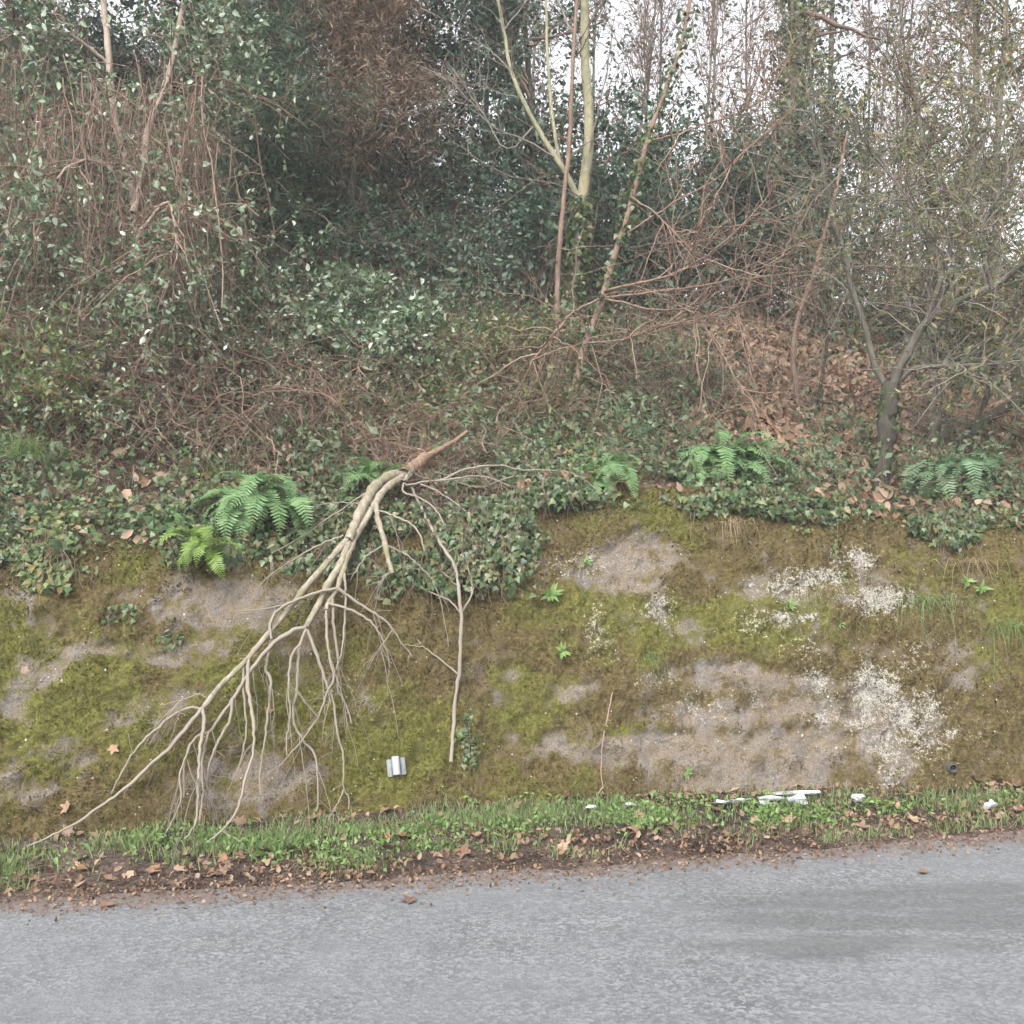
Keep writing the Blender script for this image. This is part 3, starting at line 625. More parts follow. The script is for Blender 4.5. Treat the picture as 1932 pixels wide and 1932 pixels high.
B_(690,800,'bramble_bush','tangle of thin reddish bramble behind the broken branch end',(.55,.3),.5,stems=70,twigs=420,nleaf=1300,lsize=.034,lm='ivy_light',sm='redstem',droop=.5,seed=57)
B_(560,860,'bramble_bush','sparse leafy bramble between the fern and the broken branch',(.45,.25),.32,stems=40,twigs=240,nleaf=1500,lsize=.034,lm='ivy',sm='redstem',droop=.5,seed=58)
B_(850,730,'bramble_bush','green bramble patch just above the broken branch end',(.45,.3),.45,stems=40,twigs=260,nleaf=2400,lsize=.036,lm='ivy_light',droop=.5,seed=59)
B_(960,790,'bramble_bush','brown twiggy undergrowth beneath the thin tree',(.5,.3),.42,stems=60,twigs=360,nleaf=1500,lsize=.032,lm='ivy_light',sm='redstem',droop=.5,seed=60)
B_(420,700,'bramble_bush','arching brown bramble mound in the middle of the left bank',(.7,.4),1.05,stems=90,twigs=560,nleaf=2600,lsize=.034,lm='pale',sm='redstem',droop=.55,seed=91)
B_(720,730,'bramble_bush','mixed green and brown bramble above the straight grey stick',(.6,.35),.8,stems=70,twigs=460,nleaf=3200,lsize=.036,shape='round',lm='pale',sm='redstem',droop=.5,seed=92)
B_(920,690,'bramble_bush','leafy green bramble left of the thin brown stem foot',(.55,.35),.7,stems=60,twigs=400,nleaf=3600,lsize=.036,lm='ivy_light',droop=.5,seed=93)
B_(220,720,'bramble_bush','shaggy brown bramble under the hanging climber',(.6,.35),.9,stems=90,twigs=560,nleaf=2200,lsize=.034,lm='pale',sm='redstem',droop=.55,seed=94)
B_(1150,700,'bramble_bush','twiggy bramble at the foot of the leaning red-brown stem',(.55,.3),.6,stems=70,twigs=420,nleaf=1900,lsize=.032,lm='ivy',sm='stem',droop=.5,seed=95)
B_(1270,770,'grey_shrub','fine grey-green rounded shrub on the slope right of the leaning tree',(.34,.25),.42,stems=70,twigs=420,nleaf=4200,lsize=.022,lm='needle',shape='long',sm='stem',droop=.15,seed=61)
B_(830,560,'evergreen_bush','dark evergreen bush in shade behind the pale bramble',(.7,.4),1.1,stems=40,twigs=300,nleaf=4200,lsize=.045,lm='dark',droop=.3,seed=62)
B_(960,580,'evergreen_bush','grey-green twiggy bush left of the thin brown stem',(.5,.35),.8,stems=50,twigs=360,nleaf=2600,lsize=.030,shape='long',lm='needle',droop=.3,seed=63)
B_(1290,560,'evergreen_bush','dark leafy bush behind the arching twigs right of centre',(.9,.4),1.3,stems=50,twigs=380,nleaf=5200,lsize=.045,lm='dark',droop=.25,seed=64)
B_(1470,600,'evergreen_bush','dark bush in the hollow above the leaf-strewn slope',(.8,.4),1.2,stems=50,twigs=380,nleaf=4600,lsize=.042,lm='dark',droop=.25,seed=65)
B_(1250,600,'evergreen_bush','tall dark evergreen bush behind the leaning red-brown stem',(.9,.4),1.9,stems=50,twigs=420,nleaf=7500,lsize=.048,lm='dark',droop=.2,seed=81)
B_(1400,590,'evergreen_bush','tall dark evergreen bush under the ivy-wrapped trunk',(.9,.4),2.0,stems=50,twigs=420,nleaf=7500,lsize=.048,lm='dark',droop=.2,seed=82)
B_(1560,600,'evergreen_bush','tall dark evergreen bush behind the bent stem',(.9,.4),1.9,stems=50,twigs=420,nleaf=7500,lsize=.048,lm='dark',droop=.2,seed=83)
B_(1100,590,'evergreen_bush','dark evergreen bush right behind the foot of the forked tree',(.7,.4),1.7,stems=50,twigs=400,nleaf=6500,lsize=.046,lm='dark',droop=.2,seed=84)
B_(650,440,'evergreen_bush','dark green bush high on the left slope below the brown conifer',(.9,.5),1.7,stems=50,twigs=420,nleaf=7000,lsize=.048,lm='dark',droop=.25,seed=85)
B_(820,470,'evergreen_bush','olive-green bush on the skyline left of the forked tree',(.9,.5),1.8,stems=50,twigs=420,nleaf=7000,lsize=.044,lm='pale',droop=.25,seed=86)
B_(450,420,'grey_shrub','feathery grey-green shrub right of the hanging stems',(.7,.4),1.5,stems=60,twigs=500,nleaf=9000,lsize=.05,lm='needle',shape='needle',droop=.15,seed=87)
B_(1650,640,'thicket','grey-brown thicket behind the mossy tree',(.9,.4),1.3,stems=90,twigs=620,nleaf=2600,lsize=.034,shape='long',lm='olive',sm='stem',droop=.2,seed=66)
B_(1850,680,'thicket','grey-green feathery thicket at the right edge above leaning trunk',(.8,.4),1.4,stems=90,twigs=620,nleaf=4200,lsize=.032,shape='long',lm='needle',sm='stem',droop=.25,seed=67)
B_(1420,730,'dead_stalks','pale dry stalks scattered on the brown leaf slope',(.9,.5),.4,stems=80,twigs=200,nleaf=0,sm='greystem',droop=.3,seed=68,cat='dead stalks',r=.004)
B_(1590,830,'dead_stalks','dry brown stalks around the foot of the mossy tree',(.5,.2),.28,stems=50,twigs=140,nleaf=120,lsize=.04,lm='dead',sm='redstem',droop=.3,seed=69,cat='dead stalks',r=.0035)
B_(1870,850,'dead_stalks','thin dry stalks rising from leaves at the right edge',(.5,.3),.45,stems=60,twigs=160,nleaf=200,lsize=.04,lm='dead',sm='stem',droop=.2,seed=70,cat='dead stalks',r=.0035)
tangle('dead_canes','heap of rust-brown dead canes in the middle of the left bank',at(260,575,1.0),(.6,.3),.5,260,.6,'redstem',71,.0035)
tangle('dead_canes','loose brown canes draped down the left bank above the ivy',at(470,640,.8),(.8,.4),.8,260,.7,'redstem',76,.0032,.1,.5)
tangle('dead_canes','brown twig heap around the broken end of the branch',at(830,850,.3),(.42,.2),.25,170,.45,'redstem',77,.003,.2,.4)
tangle('dead_canes','reddish-brown dead canes left of the broken branch end',at(650,830,.15),(.6,.2),.22,150,.45,'redstem',72,.003)
tangle('dead_canes','pale tan dead canes drooping below the leaning tree foot',at(1040,720,.15),(.35,.25),.3,70,.45,'redstem',73,.0035,.1,.6)
tangle('dead_canes','brown dead canes hanging over the wall under the broken branch',at(850,925,.18),(.40,.14),.12,120,.42,'stem',74,.003,-.3,.7,(0,-.4,0))
tangle('dead_canes','rusty dead canes in the dark hollow behind the pale bramble',at(800,420,.4),(.7,.4),.9,130,.7,'redstem',75,.004)

# --- background: dense evergreens on the left, light woodland against the sky on the right
def G(x,y): return A([x,y,float(H(A([x]),A([y]))[0])])
def BT(name,label,u,Y,lean,h,*a,**k):
    x=(u/N-.5)*Y; f=G(x,Y); return crown_tree(name,label,f,f+A([lean,0,h]),*a,**k)
BT('evergreen_tree','dark evergreen tree in the top left corner',40,9.2,.1,4.2,.045,50,1.1,420,.45,8500,.06,'oval','dark','dark_bark','stem',101,.3)
BT('evergreen_tree','dark evergreen behind the pale climber at left',300,9.6,.0,4.4,.045,50,1.1,420,.45,8500,.06,'oval','dark','dark_bark','stem',102,.3)
BT('feathery_tree','dark feathery green conifer between climber and brown conifer',480,8.3,.05,3.5,.04,110,.75,900,.35,30000,.062,'needle','needle','dark_bark','stem',103,.1,.02,jit=.03)
BT('feathery_tree','conifer with dead brown feathery foliage near the top left of centre',650,8.6,.1,3.8,.04,110,.8,900,.35,28000,.062,'needle','brownneedle','dark_bark','redstem',104,.1,.25,jit=.03)
BT('evergreen_tree','dark leafy evergreen filling the gap behind the two feathery conifers',560,10.2,.0,4.6,.045,60,1.2,520,.5,10000,.06,'oval','dark','dark_bark','stem',116,.3)
BT('evergreen_tree','dark leafy evergreen right of the brown conifer',760,9.8,.0,4.4,.045,50,1.0,420,.45,8000,.055,'oval','dark','dark_bark','stem',105,.3)
BT('evergreen_tree','dark evergreen with sky glinting through left of the forked tree',900,10.4,.0,4.6,.035,44,.95,380,.45,5600,.052,'oval','dark','grey_bark','stem',106,.4)
BT('evergreen_tree','low dark evergreen behind the thin brown stem',1010,9.6,-.1,2.6,.06,40,.9,360,.45,6500,.052,'oval','dark','dark_bark','stem',107,.2)
BT('ivy_tree','tall trunk thickly wrapped in dark ivy against the bright sky',1408,10.6,.06,5.6,.10,30,.8,200,.4,1200,.05,'oval','twigleaf','grey_bark','stem',108,.4,ivy=5000)
BT('evergreen_tree','broad dark evergreen below the ivy-wrapped trunk',1390,10.2,.0,1.3,.05,50,.95,420,.42,8000,.05,'oval','dark','dark_bark','stem',109,.2)
BT('evergreen_tree','dark evergreen behind the arching twigs right of the forked tree',1220,10.6,.0,1.5,.05,44,.95,380,.42,6500,.05,'oval','dark','dark_bark','stem',110,.2)
BT('slim_tree','slim grey trunk against the sky right of the ivy-wrapped trunk',1560,11.0,.1,5.6,.045,26,.8,240,.4,1500,.05,'oval','twigleaf','grey_bark','greystem',111,.6,ivy=900)
BT('evergreen_tree','dark evergreen in the gap behind the slim grey trunk',1560,10.4,.0,1.8,.05,40,.8,360,.42,5600,.048,'oval','dark','dark_bark','stem',112,.2)
BT('brown_tree','tall brown-leaved tree at the upper right',1790,10.6,.15,5.2,.06,60,1.1,600,.45,2300,.05,'oval','twigleaf','grey_bark','redstem',113,.4)
BT('olive_tree','olive and yellow leaved small tree at the upper right edge',1900,8.6,.0,3.3,.05,60,.9,560,.42,4600,.046,'long','olive','grey_bark','stem',114,.3)
BT('olive_tree','sparse yellowing small tree in front of the brown tree',1740,9.0,-.1,2.7,.04,50,.8,480,.40,2600,.044,'long','olive','grey_bark','stem',115,.3)
WL=['between the two left forks of the pale tree','just right of the left fork of the pale tree','right behind the main stem of the pale tree','in the bright gap right of the pale stem','in the middle of the bright sky gap','at the right side of the bright sky gap','right beside the ivy-wrapped trunk','between the ivy-wrapped trunk and the slim grey trunk','just right of the slim grey trunk','left of the tall brown tree','behind the olive leaves near the top right corner','left of the forked tree among evergreens','behind the brown feathery conifer','behind the left side of the brown tree','left in the bright sky gap, nearly leafless','right in the bright sky gap, nearly leafless','just right of the ivy-wrapped trunk, nearly leafless','behind the slim grey trunk, nearly leafless','right of the slim grey trunk, nearly leafless','right behind the tall brown tree, nearly leafless']
k=0
for u,Y,h,nl in ((980,13,6.5,1500),(1060,14,6.8,1500),(1135,13.2,6.2,1300),(1190,14.5,6.8,350),(1265,13.5,4.2,500),(1330,13,4.6,600),(1470,13.5,6.2,600),(1520,14,5.6,600),(1610,13.4,6.2,500),(1670,14,6.5,700),(1850,14,6.8,1500),(850,13.5,6.8,2200),(720,13,6.5,2500),(1700,12.2,6,700),(1225,15,7,150),(1295,15.5,7,150),(1445,15,7,150),(1545,15.5,7,150),(1640,15,7,200),(1760,15,7,300)):
    k+=1
    BT('woodland_tree','thin twiggy background tree '+WL[k-1],u,Y,.45*math.sin(k*2.1)+.15,h,.026,44,1.5,400,.6,int(nl*.9),.055,'oval','twigleaf','grey_bark','stem',120+k,1.1,.1,.55,group='thin twiggy background trees',droop=-.05)

# ------------------------------------------------------------------ ground cover on the bank (nobody could count it)
rg=np.random.default_rng(77)
def scatter(n,x0=-3.6,x1=4.6,d0=-.1,d1=4.5,pw=1.6,rg=rg):
    x=rg.uniform(x0,x1,n); d=d0+(d1-d0)*rg.random(n)**pw; y=yb(x)+WT+d
    P=np.stack([x,y,H(x,y)],-1); return P,d
P,d=scatter(105000,-3.6,4.6,-.1,6,1.7); u,v=proj(P)
litter=blobs(u,v,[(1430,680,150,90),(1600,740,200,80),(1830,830,170,80),(1480,800,120,50),(1880,880,90,40,.9)])
bald=blobs(u,v,[(240,1065,130,45,1.2),(1200,935,90,40,1.),(1480,925,90,40,.8),(1620,890,120,30,.6),(1080,820,60,30,.6),(600,830,120,40,.6),(700,700,160,60,.7)])
dens=np.clip((fbm(P[:,0]*2.2,P[:,1]*2.2,4,201)-.36)*3.2,.06,1)*(1-.75*litter)*(1-np.clip(bald,0,1))
k=(rg.random(len(P))<dens)&(v<1110); P=P[k]; d=d[k]; u=u[k]; v=v[k]
up=hnorm(P[:,0],P[:,1]); Q=P+up*(rg.random(len(P))**2*.13+.01)[:,None]
lightm=blobs(u,v,[(180,880,90,110,1.),(880,660,130,60,.9),(1120,880,120,60,.7),(400,930,120,50,.5),(100,1000,120,60,.7),(1350,840,200,60,.4)])+(fbm(P[:,0]*3,P[:,1]*3,3,203)-.5)*.9
lk=lightm>.45
ax=nz(rdir(len(Q),-.25,rg)+A([0,-.5,-.25])); nn=nz(up+rdir(len(Q),.2,rg)*.55+A([0,-.35,0])); sz=.029*np.exp(rg.normal(size=len(Q))*.32)
tag(MB().add(*leaves(Q[~lk],ax[~lk],nn[~lk],sz[~lk],'ivy')).build('ivy_ground_cover',M['ivy']),'dark green ivy carpeting the bank above the wall','ivy',kind='stuff')
tag(MB().add(*leaves(Q[lk],ax[lk],nn[lk],sz[lk],'ivy')).build('light_ivy_ground_cover',M['ivy_light']),'lighter yellow-green ivy patches on the bank','ivy',kind='stuff')
# low bramble and scrub covering the rest of the slope
LB=[(1430,680,170,90),(1600,740,200,80),(1830,830,170,70)]
def scrub(name,label,mat,smat,n,hmax,size,shape,seed,zones=None,zmin=.0,d0=.1,d1=8.5,pw=1.15,ns=2500,thr=.5):
    rg=np.random.default_rng(seed); x=rg.uniform(-6,6.5,n*4); d=d0+(d1-d0)*rg.random(n*4)**pw; k=np.abs(x)<.62*(6+d); x=x[k]; d=d[k]
    y=yb(x)+WT+d; P=np.stack([x,y,H(x,y)],-1); u,v=proj(P); f=fbm(x*1.5,y*1.5,4,seed)
    w=np.clip((f-thr)*5+.5,0,1)
    if name!='slope_twigs': w=w*(1-.85*np.clip(blobs(u,v,LB)*1.3,0,1))
    if zones: w=np.maximum(zmin*w,blobs(u+(fbm(x*3,y*3,3,seed+1)-.5)*160,v+(fbm(x*3,y*3,3,seed+2)-.5)*100,zones)*(.4+.8*f))
    k=rg.random(len(x))<w; P=P[k][:n]; f=f[k][:n]; d=d[k][:n]; m=len(P)
    hh=hmax*np.clip((fbm(P[:,0]*2.6,P[:,1]*2.6,3,seed+9)-.25)*2,.15,1)*np.clip(.25+d*.8,0,1)
    h=hh*rg.random(m)**.8
    Q=P+A([0,0,1])*h[:,None]+rg.normal(size=(m,3))*.03
    mb=MB()
    if size: mb.add(*leaves(Q,rdir(m,-.2,rg),rdir(m,.8,rg)+A([0,-.4,0]),size*np.exp(rg.normal(size=m)*.38),shape),0)
    i=rg.integers(0,m,ns); S_=arcs(P[i]+A([0,0,.02]),nz(rdir(ns,.9,rg)+A([0,-.2,0])),np.maximum(hh[i]*1.5,.15)*rg.uniform(.5,1.3,ns),5,.4,.13,rg)
    mb.add(*tubes(S_,rg.uniform(.0013,.0036,ns)[:,None]*np.linspace(1,.45,5)[None],3),1)
    return tag(mb.build(name,[M[mat],M[smat]]),label,'undergrowth',kind='stuff')
scrub('green_undergrowth','mixed green scrub leaves covering the bank','scrub','stem',82000,.80,.034,'oval',501,thr=.44,pw=1.35)
scrub('dark_undergrowth','dark evergreen scrub in the shaded upper bank','dark','stem',60000,.9,.042,'oval',502,d0=1.6,d1=9,pw=.9,thr=.40,ns=2500)
scrub('dead_undergrowth','leafless reddish bramble stems over the bank','brownneedle','redstem',16000,.85,.035,'long',503,zones=[(520,700,220,130),(650,790,180,70),(250,560,160,120),(950,730,160,90),(420,620,160,100),(1350,540,200,60,.6)],zmin=.45,ns=6800,pw=1.4)
scrub('back_undergrowth','tall dark scrub closing the view under the trees at right','dark','stem',34000,1.7,.05,'oval',505,zones=[(1150,500,150,120),(1300,480,200,130),(1500,480,220,130),(1700,430,250,130),(1850,430,200,130)],zmin=.1,d0=3.0,d1=7.,pw=1.,ns=1800)
scrub('slope_twigs','fine grey twigs over the brown leaf slope','twigleaf','greystem',1500,.4,.035,'oval',504,zones=LB,zmin=.1,ns=1500,d1=5)
# ivy spilling over the wall's lip
def spill(name,label,zones,n,mat,size=(.020,.046),thick=.08,seed=1):
    rg=np.random.default_rng(seed); U=[];
    zu=[(z[0]-2*z[2],z[0]+2*z[2]) for z in zones]; a0=(min(q[0] for q in zu)/N-.5)*6; a1=(max(q[1] for q in zu)/N-.5)*6
    x=rg.uniform(a0,a1,n*20); t=rg.uniform(0,WT,n*20); y=yb(x)+t; P=np.stack([x,y,wall_z(x,t)],-1); u,v=proj(P)
    w=blobs(u,v,zones)+(fbm(x*7,P[:,2]*7,3,seed)-.5)*.9; k=rg.random(len(x))<np.clip((w-.35)*1.6,0,1); P=P[k][:n]
    Q=P+nrm*(rg.random(len(P))*thick+.012)[:,None]; m=len(Q)
    ax=nz(rdir(m,-.5,rg)*.8+A([0,-.25,-.7])); nn=nz(nrm+rdir(m,.1,rg)*.55)
    base=A([Q[:,0].mean(),Q[:,1].mean(),Q[:,2].max()]); e=empty(name,base,label,'ivy')
    MB().add(*leaves(Q-base,ax,nn,rg.uniform(*size,m),'ivylobe')).build('foliage',mat,e)
    b=Q[rg.integers(0,m,max(m//12,8))]-base+A([0,.01,.08]); S_=arcs(b,nz(rdir(len(b),0,rg)*.4+A([0,-.15,-1])),rg.uniform(.1,.3,len(b)),7,0,.12,rg)
    MB().add(*tubes(S_,np.full((len(b),1),.0026)*np.linspace(1,.5,7)[None],3)).build('stems',M['stem'],e)
spill('ivy_curtain','ivy curtain hanging down the wall beneath the broken branch',[(900,1000,120,90),(870,1090,110,60,1.),(960,1020,55,120,.95),(930,950,150,40),(760,1090,70,50,.8)],3400,M['ivy'],seed=211,thick=.12)
spill('ivy_fringe','ivy fringe over the wall lip below the middle fern',[(1060,930,60,30),(1240,890,110,22),(1310,960,50,26,.9),(1400,950,100,30,.9)],1100,M['ivy'],seed=212)
spill('ivy_fringe','deep dark ivy fringe over the wall lip below the mossy tree',[(1560,915,130,24,.9),(1680,940,90,40),(1780,985,70,50,1.1),(1880,935,70,24,.9)],1900,M['ivy'],seed=213)
spill('ivy_fringe','ivy and bramble spilling over the left end of the wall',[(60,1030,110,60),(110,1090,60,40,.9),(20,960,120,60)],1700,M['ivy_light'],seed=214)
spill('ivy_fringe','ivy hanging in the shade below the bright green fern',[(470,1050,60,26,.9),(340,1050,40,30,.8),(560,1075,90,30,.9),(660,1060,80,50)],1200,M['ivy'],seed=215)
spill('ivy_sprig','small ivy sprig low on the wall beside the hanging stick',[(885,1400,16,55)],130,M['ivy'],(.018,.035),.03,216)
spill('ivy_sprig','thin ivy and weeds trailing down the mossy wall left of the branch',[(220,1160,55,22),(330,1210,45,22,.9),(120,1080,50,30)],420,M['ivy'],(.016,.034),.035,217)
spill('ivy_sprig','faint ivy trail on the wall left of the white lichen',[(1575,1030,14,60,.8),(1590,1095,18,20,.8),(1500,1000,60,14,.7)],150,M['ivy_light'],(.016,.03),.03,218)
# leaf litter on the bank and verge
P,d=scatter(70000,-2.8,4.6,-.05,4.2,1.3); u,v=proj(P)
lw=blobs(u,v,[(1430,680,170,110),(1600,740,220,90),(1830,830,190,90),(1480,800,140,60),(1880,880,90,40,.9)]); k=rg.random(len(P))<(.015+.95*lw)*(.4+fbm(P[:,0]*3,P[:,1]*3,3,5)); P=P[k]; m=len(P); up=hnorm(P[:,0],P[:,1])
tag(MB().add(*leaves(P+up*rg.uniform(.02,.08,m)[:,None],rdir(m,0,rg),nz(up+rdir(m,0,rg)*.7+A([0,-.5,0])),rg.uniform(.045,.10,m),'round')).build('slope_leaf_litter',M['dead']),'tan dry leaves carpeting the slope behind the wall top','leaf litter',kind='stuff'); P=P[:0]
x=rg.uniform(-3,3.6,30000); r=rg.random(30000); y=ye(x)+(yb(x)-ye(x))*(r*1.05-.02); Pv=np.stack([x,y,verge_z(x,y)],-1); u,v=proj(Pv)
r=r+(fbm(x*1.4,x*0+2,4,801)-.5)*.5; vw=np.clip(.35+blobs(r*0,r*0,[])+1.4*np.exp(-((r-.25)/.16)**2)+1.3*np.exp(-((r-.97)/.1)**2)*(x>.1)+.8*np.exp(-((r-.55)/.3)**2)*(x>1.6),0,1.6)*(fbm(x*4,y*4,3,9)+.1)
Pv=Pv[rg.random(len(Pv))<vw*.20]
xe=rg.uniform(-3,3.6,5200); yE=ye(xe)+rg.normal(size=5200)*.11-.03; Pe=np.stack([xe,yE,np.maximum(H(xe,yE),.004)],-1)
Q=np.concatenate([P,Pv]); m=len(Q); up=hnorm(Q[:,0],Q[:,1])
Q=Q+up*rg.uniform(.006,.03,m)[:,None]
sz=rg.uniform(.014,.044,m); Q=np.concatenate([Q,Pe+A([0,0,.004])]); up=np.concatenate([up,np.tile(A([0,0,1.]),(len(Pe),1))]); sz=np.concatenate([sz,rg.uniform(.006,.026,len(Pe))]); m=len(Q)
tag(MB().add(*leaves(Q,rdir(m,0,rg),nz(up+rdir(m,0,rg)*.5),sz,'round')).build('leaf_litter',M['litter']),'small brown leaf litter strewn over the verge and road edge','leaf litter',kind='stuff')
# grass and chickweed on the verge
n=60000; x=rg.uniform(-3,3.6,n); r=rg.random(n); y=ye(x)+(yb(x)-ye(x))*r; P=np.stack([x,y,verge_z(x,y)],-1); u,v=proj(P)
r=r+(fbm(x*1.4,x*0+2,4,801)-.5)*.6; gw=np.exp(-((r-.56)/.27)**2)*(.35+1.1*(fbm(x*3.2,y*4,3,15)>.45))*np.where(x<1.7,1,.45)+.45*np.exp(-((r-.08)/.07)**2)*(fbm(x*2.5,x*0,3,16)>.5)
gw*=np.clip((fbm(x*2.6,y*5,4,29)-.40)*5,.05,1); k=rg.random(n)<gw*.75; P=P[k]; m=len(P)
def blades(P,h,w,lean,rg):
    m=len(P); a=rg.uniform(0,2*pi,m); s=np.stack([np.cos(a),np.sin(a),np.zeros(m)],-1); dl=rdir(m,0,rg); dl[:,2]=0
    h=h[:,None]; wv=w[:,None]*s; l=lean[:,None]*dl*h; up=A([[0,0,1.]])
    V=np.stack([P-wv,P+wv,P+up*h*.6+l*.4-wv*.7,P+up*h*.6+l*.4+wv*.7,P+up*h*(1-.3*np.minimum(lean[:,None],1.5))+l],1)
    f=A([[0,1,3],[0,3,2],[2,3,4]]); return V.reshape(-1,3),(np.arange(m)[:,None,None]*5+f[None]).reshape(-1,3)
tag(MB().add(*blades(P,rg.uniform(.025,.085,m),rg.uniform(.0015,.003,m),rg.uniform(.2,1.2,m),rg)).build('grass',M['grass']),'short green grass on the roadside verge','grass',kind='stuff')
n=30000; x=rg.uniform(-3,3.6,n); r=rg.random(n); y=ye(x)+(yb(x)-ye(x))*r; P=np.stack([x,y,verge_z(x,y)],-1); u,v=proj(P)
r=r+(fbm(x*1.4,x*0+2,4,801)-.5)*.6; cw=1.9*np.exp(-((r-.58)/.26)**2)*(.25+blobs(u,v,[(1000,1550,80,40,1.3),(1250,1540,200,30,1.2),(1480,1530,150,30,1.2),(620,1600,90,40,1.2),(480,1610,80,40,.9),(350,1610,80,40,.9),(150,1630,120,40,.7),(860,1580,80,40,.8)]))
cw*=np.clip((fbm(x*3,y*5,3,39)-.36)*4,.05,1); k=rg.random(n)<cw*(.2+fbm(x*6,y*6,3,19)); P=P[k]; m=len(P)
tag(MB().add(*leaves(P+A([0,0,1])*rg.uniform(.005,.045,m)[:,None],rdir(m,.1,rg),rdir(m,1.6,rg),rg.uniform(.014,.034,m),'round')).build('chickweed',M['weed']),'bright green chickweed growing in the verge','weeds',kind='stuff')

# ------------------------------------------------------------------ the broken branch lying down the wall
rg=np.random.default_rng(5)
K=N/2448.
def YB(v): return np.interp(v,[1090,1128,1141,1169,1205,1252,1291,1353,1438,1545,1691],[6.34,6.2,6.08,5.96,5.84,5.71,5.61,5.50,5.36,5.21,5.03])   # depth of the main limb
def bpath(pts,o0,o1,k=None,main=0):
    """pts in full-size photo pixels, lying o0..o1 m in front of the wall"""
    pts=A(pts,float)*K; L=np.concatenate([[0],np.cumsum(np.hypot(*np.diff(pts,axis=0).T))]); L/=L[-1]
    Y=A([surf(u,v) for u,v in pts])-(o0+(o1-o0)*L)
    full=A(pts)/K
    if main==1: Y=np.minimum(YB(full[:,1])+o0,Y-.02)
    elif main==2:
        ys=YB(full[0,1]) if full[0,1]<1710 else Y[0]; Y=np.minimum(ys+(Y[-1]-ys)*L,A([surf(u,v) for u,v in pts])-.012)
    elif len(Y)>2:                                    # wood is smooth: even out the wall's bumps
        q=np.polyfit(L,Y,min(3,len(Y)-1)); Y=np.minimum(np.polyval(q,L),A([surf(u,v) for u,v in pts])-.012)
    p=cr(A([PX(u,v,y) for (u,v),y in zip(pts,Y)]),k or max(10,4*len(pts)))
    r_=np.random.default_rng(int(pts[0,0]*13+pts[-1,1])); j=r_.normal(size=p.shape)*.0018; j[0]=0; return p+j
px=5.6/2448.
root=PX(985*K,1120*K,6.2)
br=empty('broken_branch',root,'big pale broken branch hanging down over the mossy wall with bare twigs','branch')
def limb(nm,pts,o0,o1,w0,w1,mat='dead_bark',parent=br,off=root,sides=8,main=0):
    p=bpath(pts,o0,o1,None,main); 
    o=MB().add(*one_tube(p-off,w0*px/2,w1*px/2,sides,1,.45)).build(nm,M[mat],parent,True)
    if parent is br: LO.append((p,o))
    return p
limbs=[]; LO=[]
limbs.append(limb('trunk',[(1020,1090),(1000,1108),(974,1128),(962,1136)],0,0,32,36,'broken',sides=10,main=1))
limbs.append(limb('limb',[(1012,1098),(1045,1078),(1082,1058),(1120,1030)],.02,.1,22,9,'broken',main=1))
limbs.append(limb('limb',[(978,1128),(945,1136),(927,1141),(905,1155),(891,1169),(880,1190),(871,1205),(850,1252),(832,1291)],0,0,29,23,main=1))
limbs.append(limb('limb',[(832,1288),(775,1353),(736,1397),(705,1438),(663,1487),(616,1545),(582,1585),(525,1642),(485,1691)],0,0,18,11,main=1))
limbs.append(limb('limb',[(970,1135),(943,1153),(922,1170),(909,1185),(894,1210),(871,1247),(847,1291),(829,1335),(819,1368),(808,1402),(788,1438),(780,1459)],.03,.03,23,11,main=1))
limbs.append(limb('limb',[(834,1294),(814,1348),(788,1392),(767,1433),(751,1464),(731,1500)],.02,.02,21,13,main=1))
limbs.append(limb('limb',[(985,1128),(975,1140),(966,1153)],-.01,0,17,13,main=1))
limbs.append(limb('limb',[(899,1205),(904,1244),(920,1296),(927,1330),(938,1370)],.0,0,15,12,main=1))
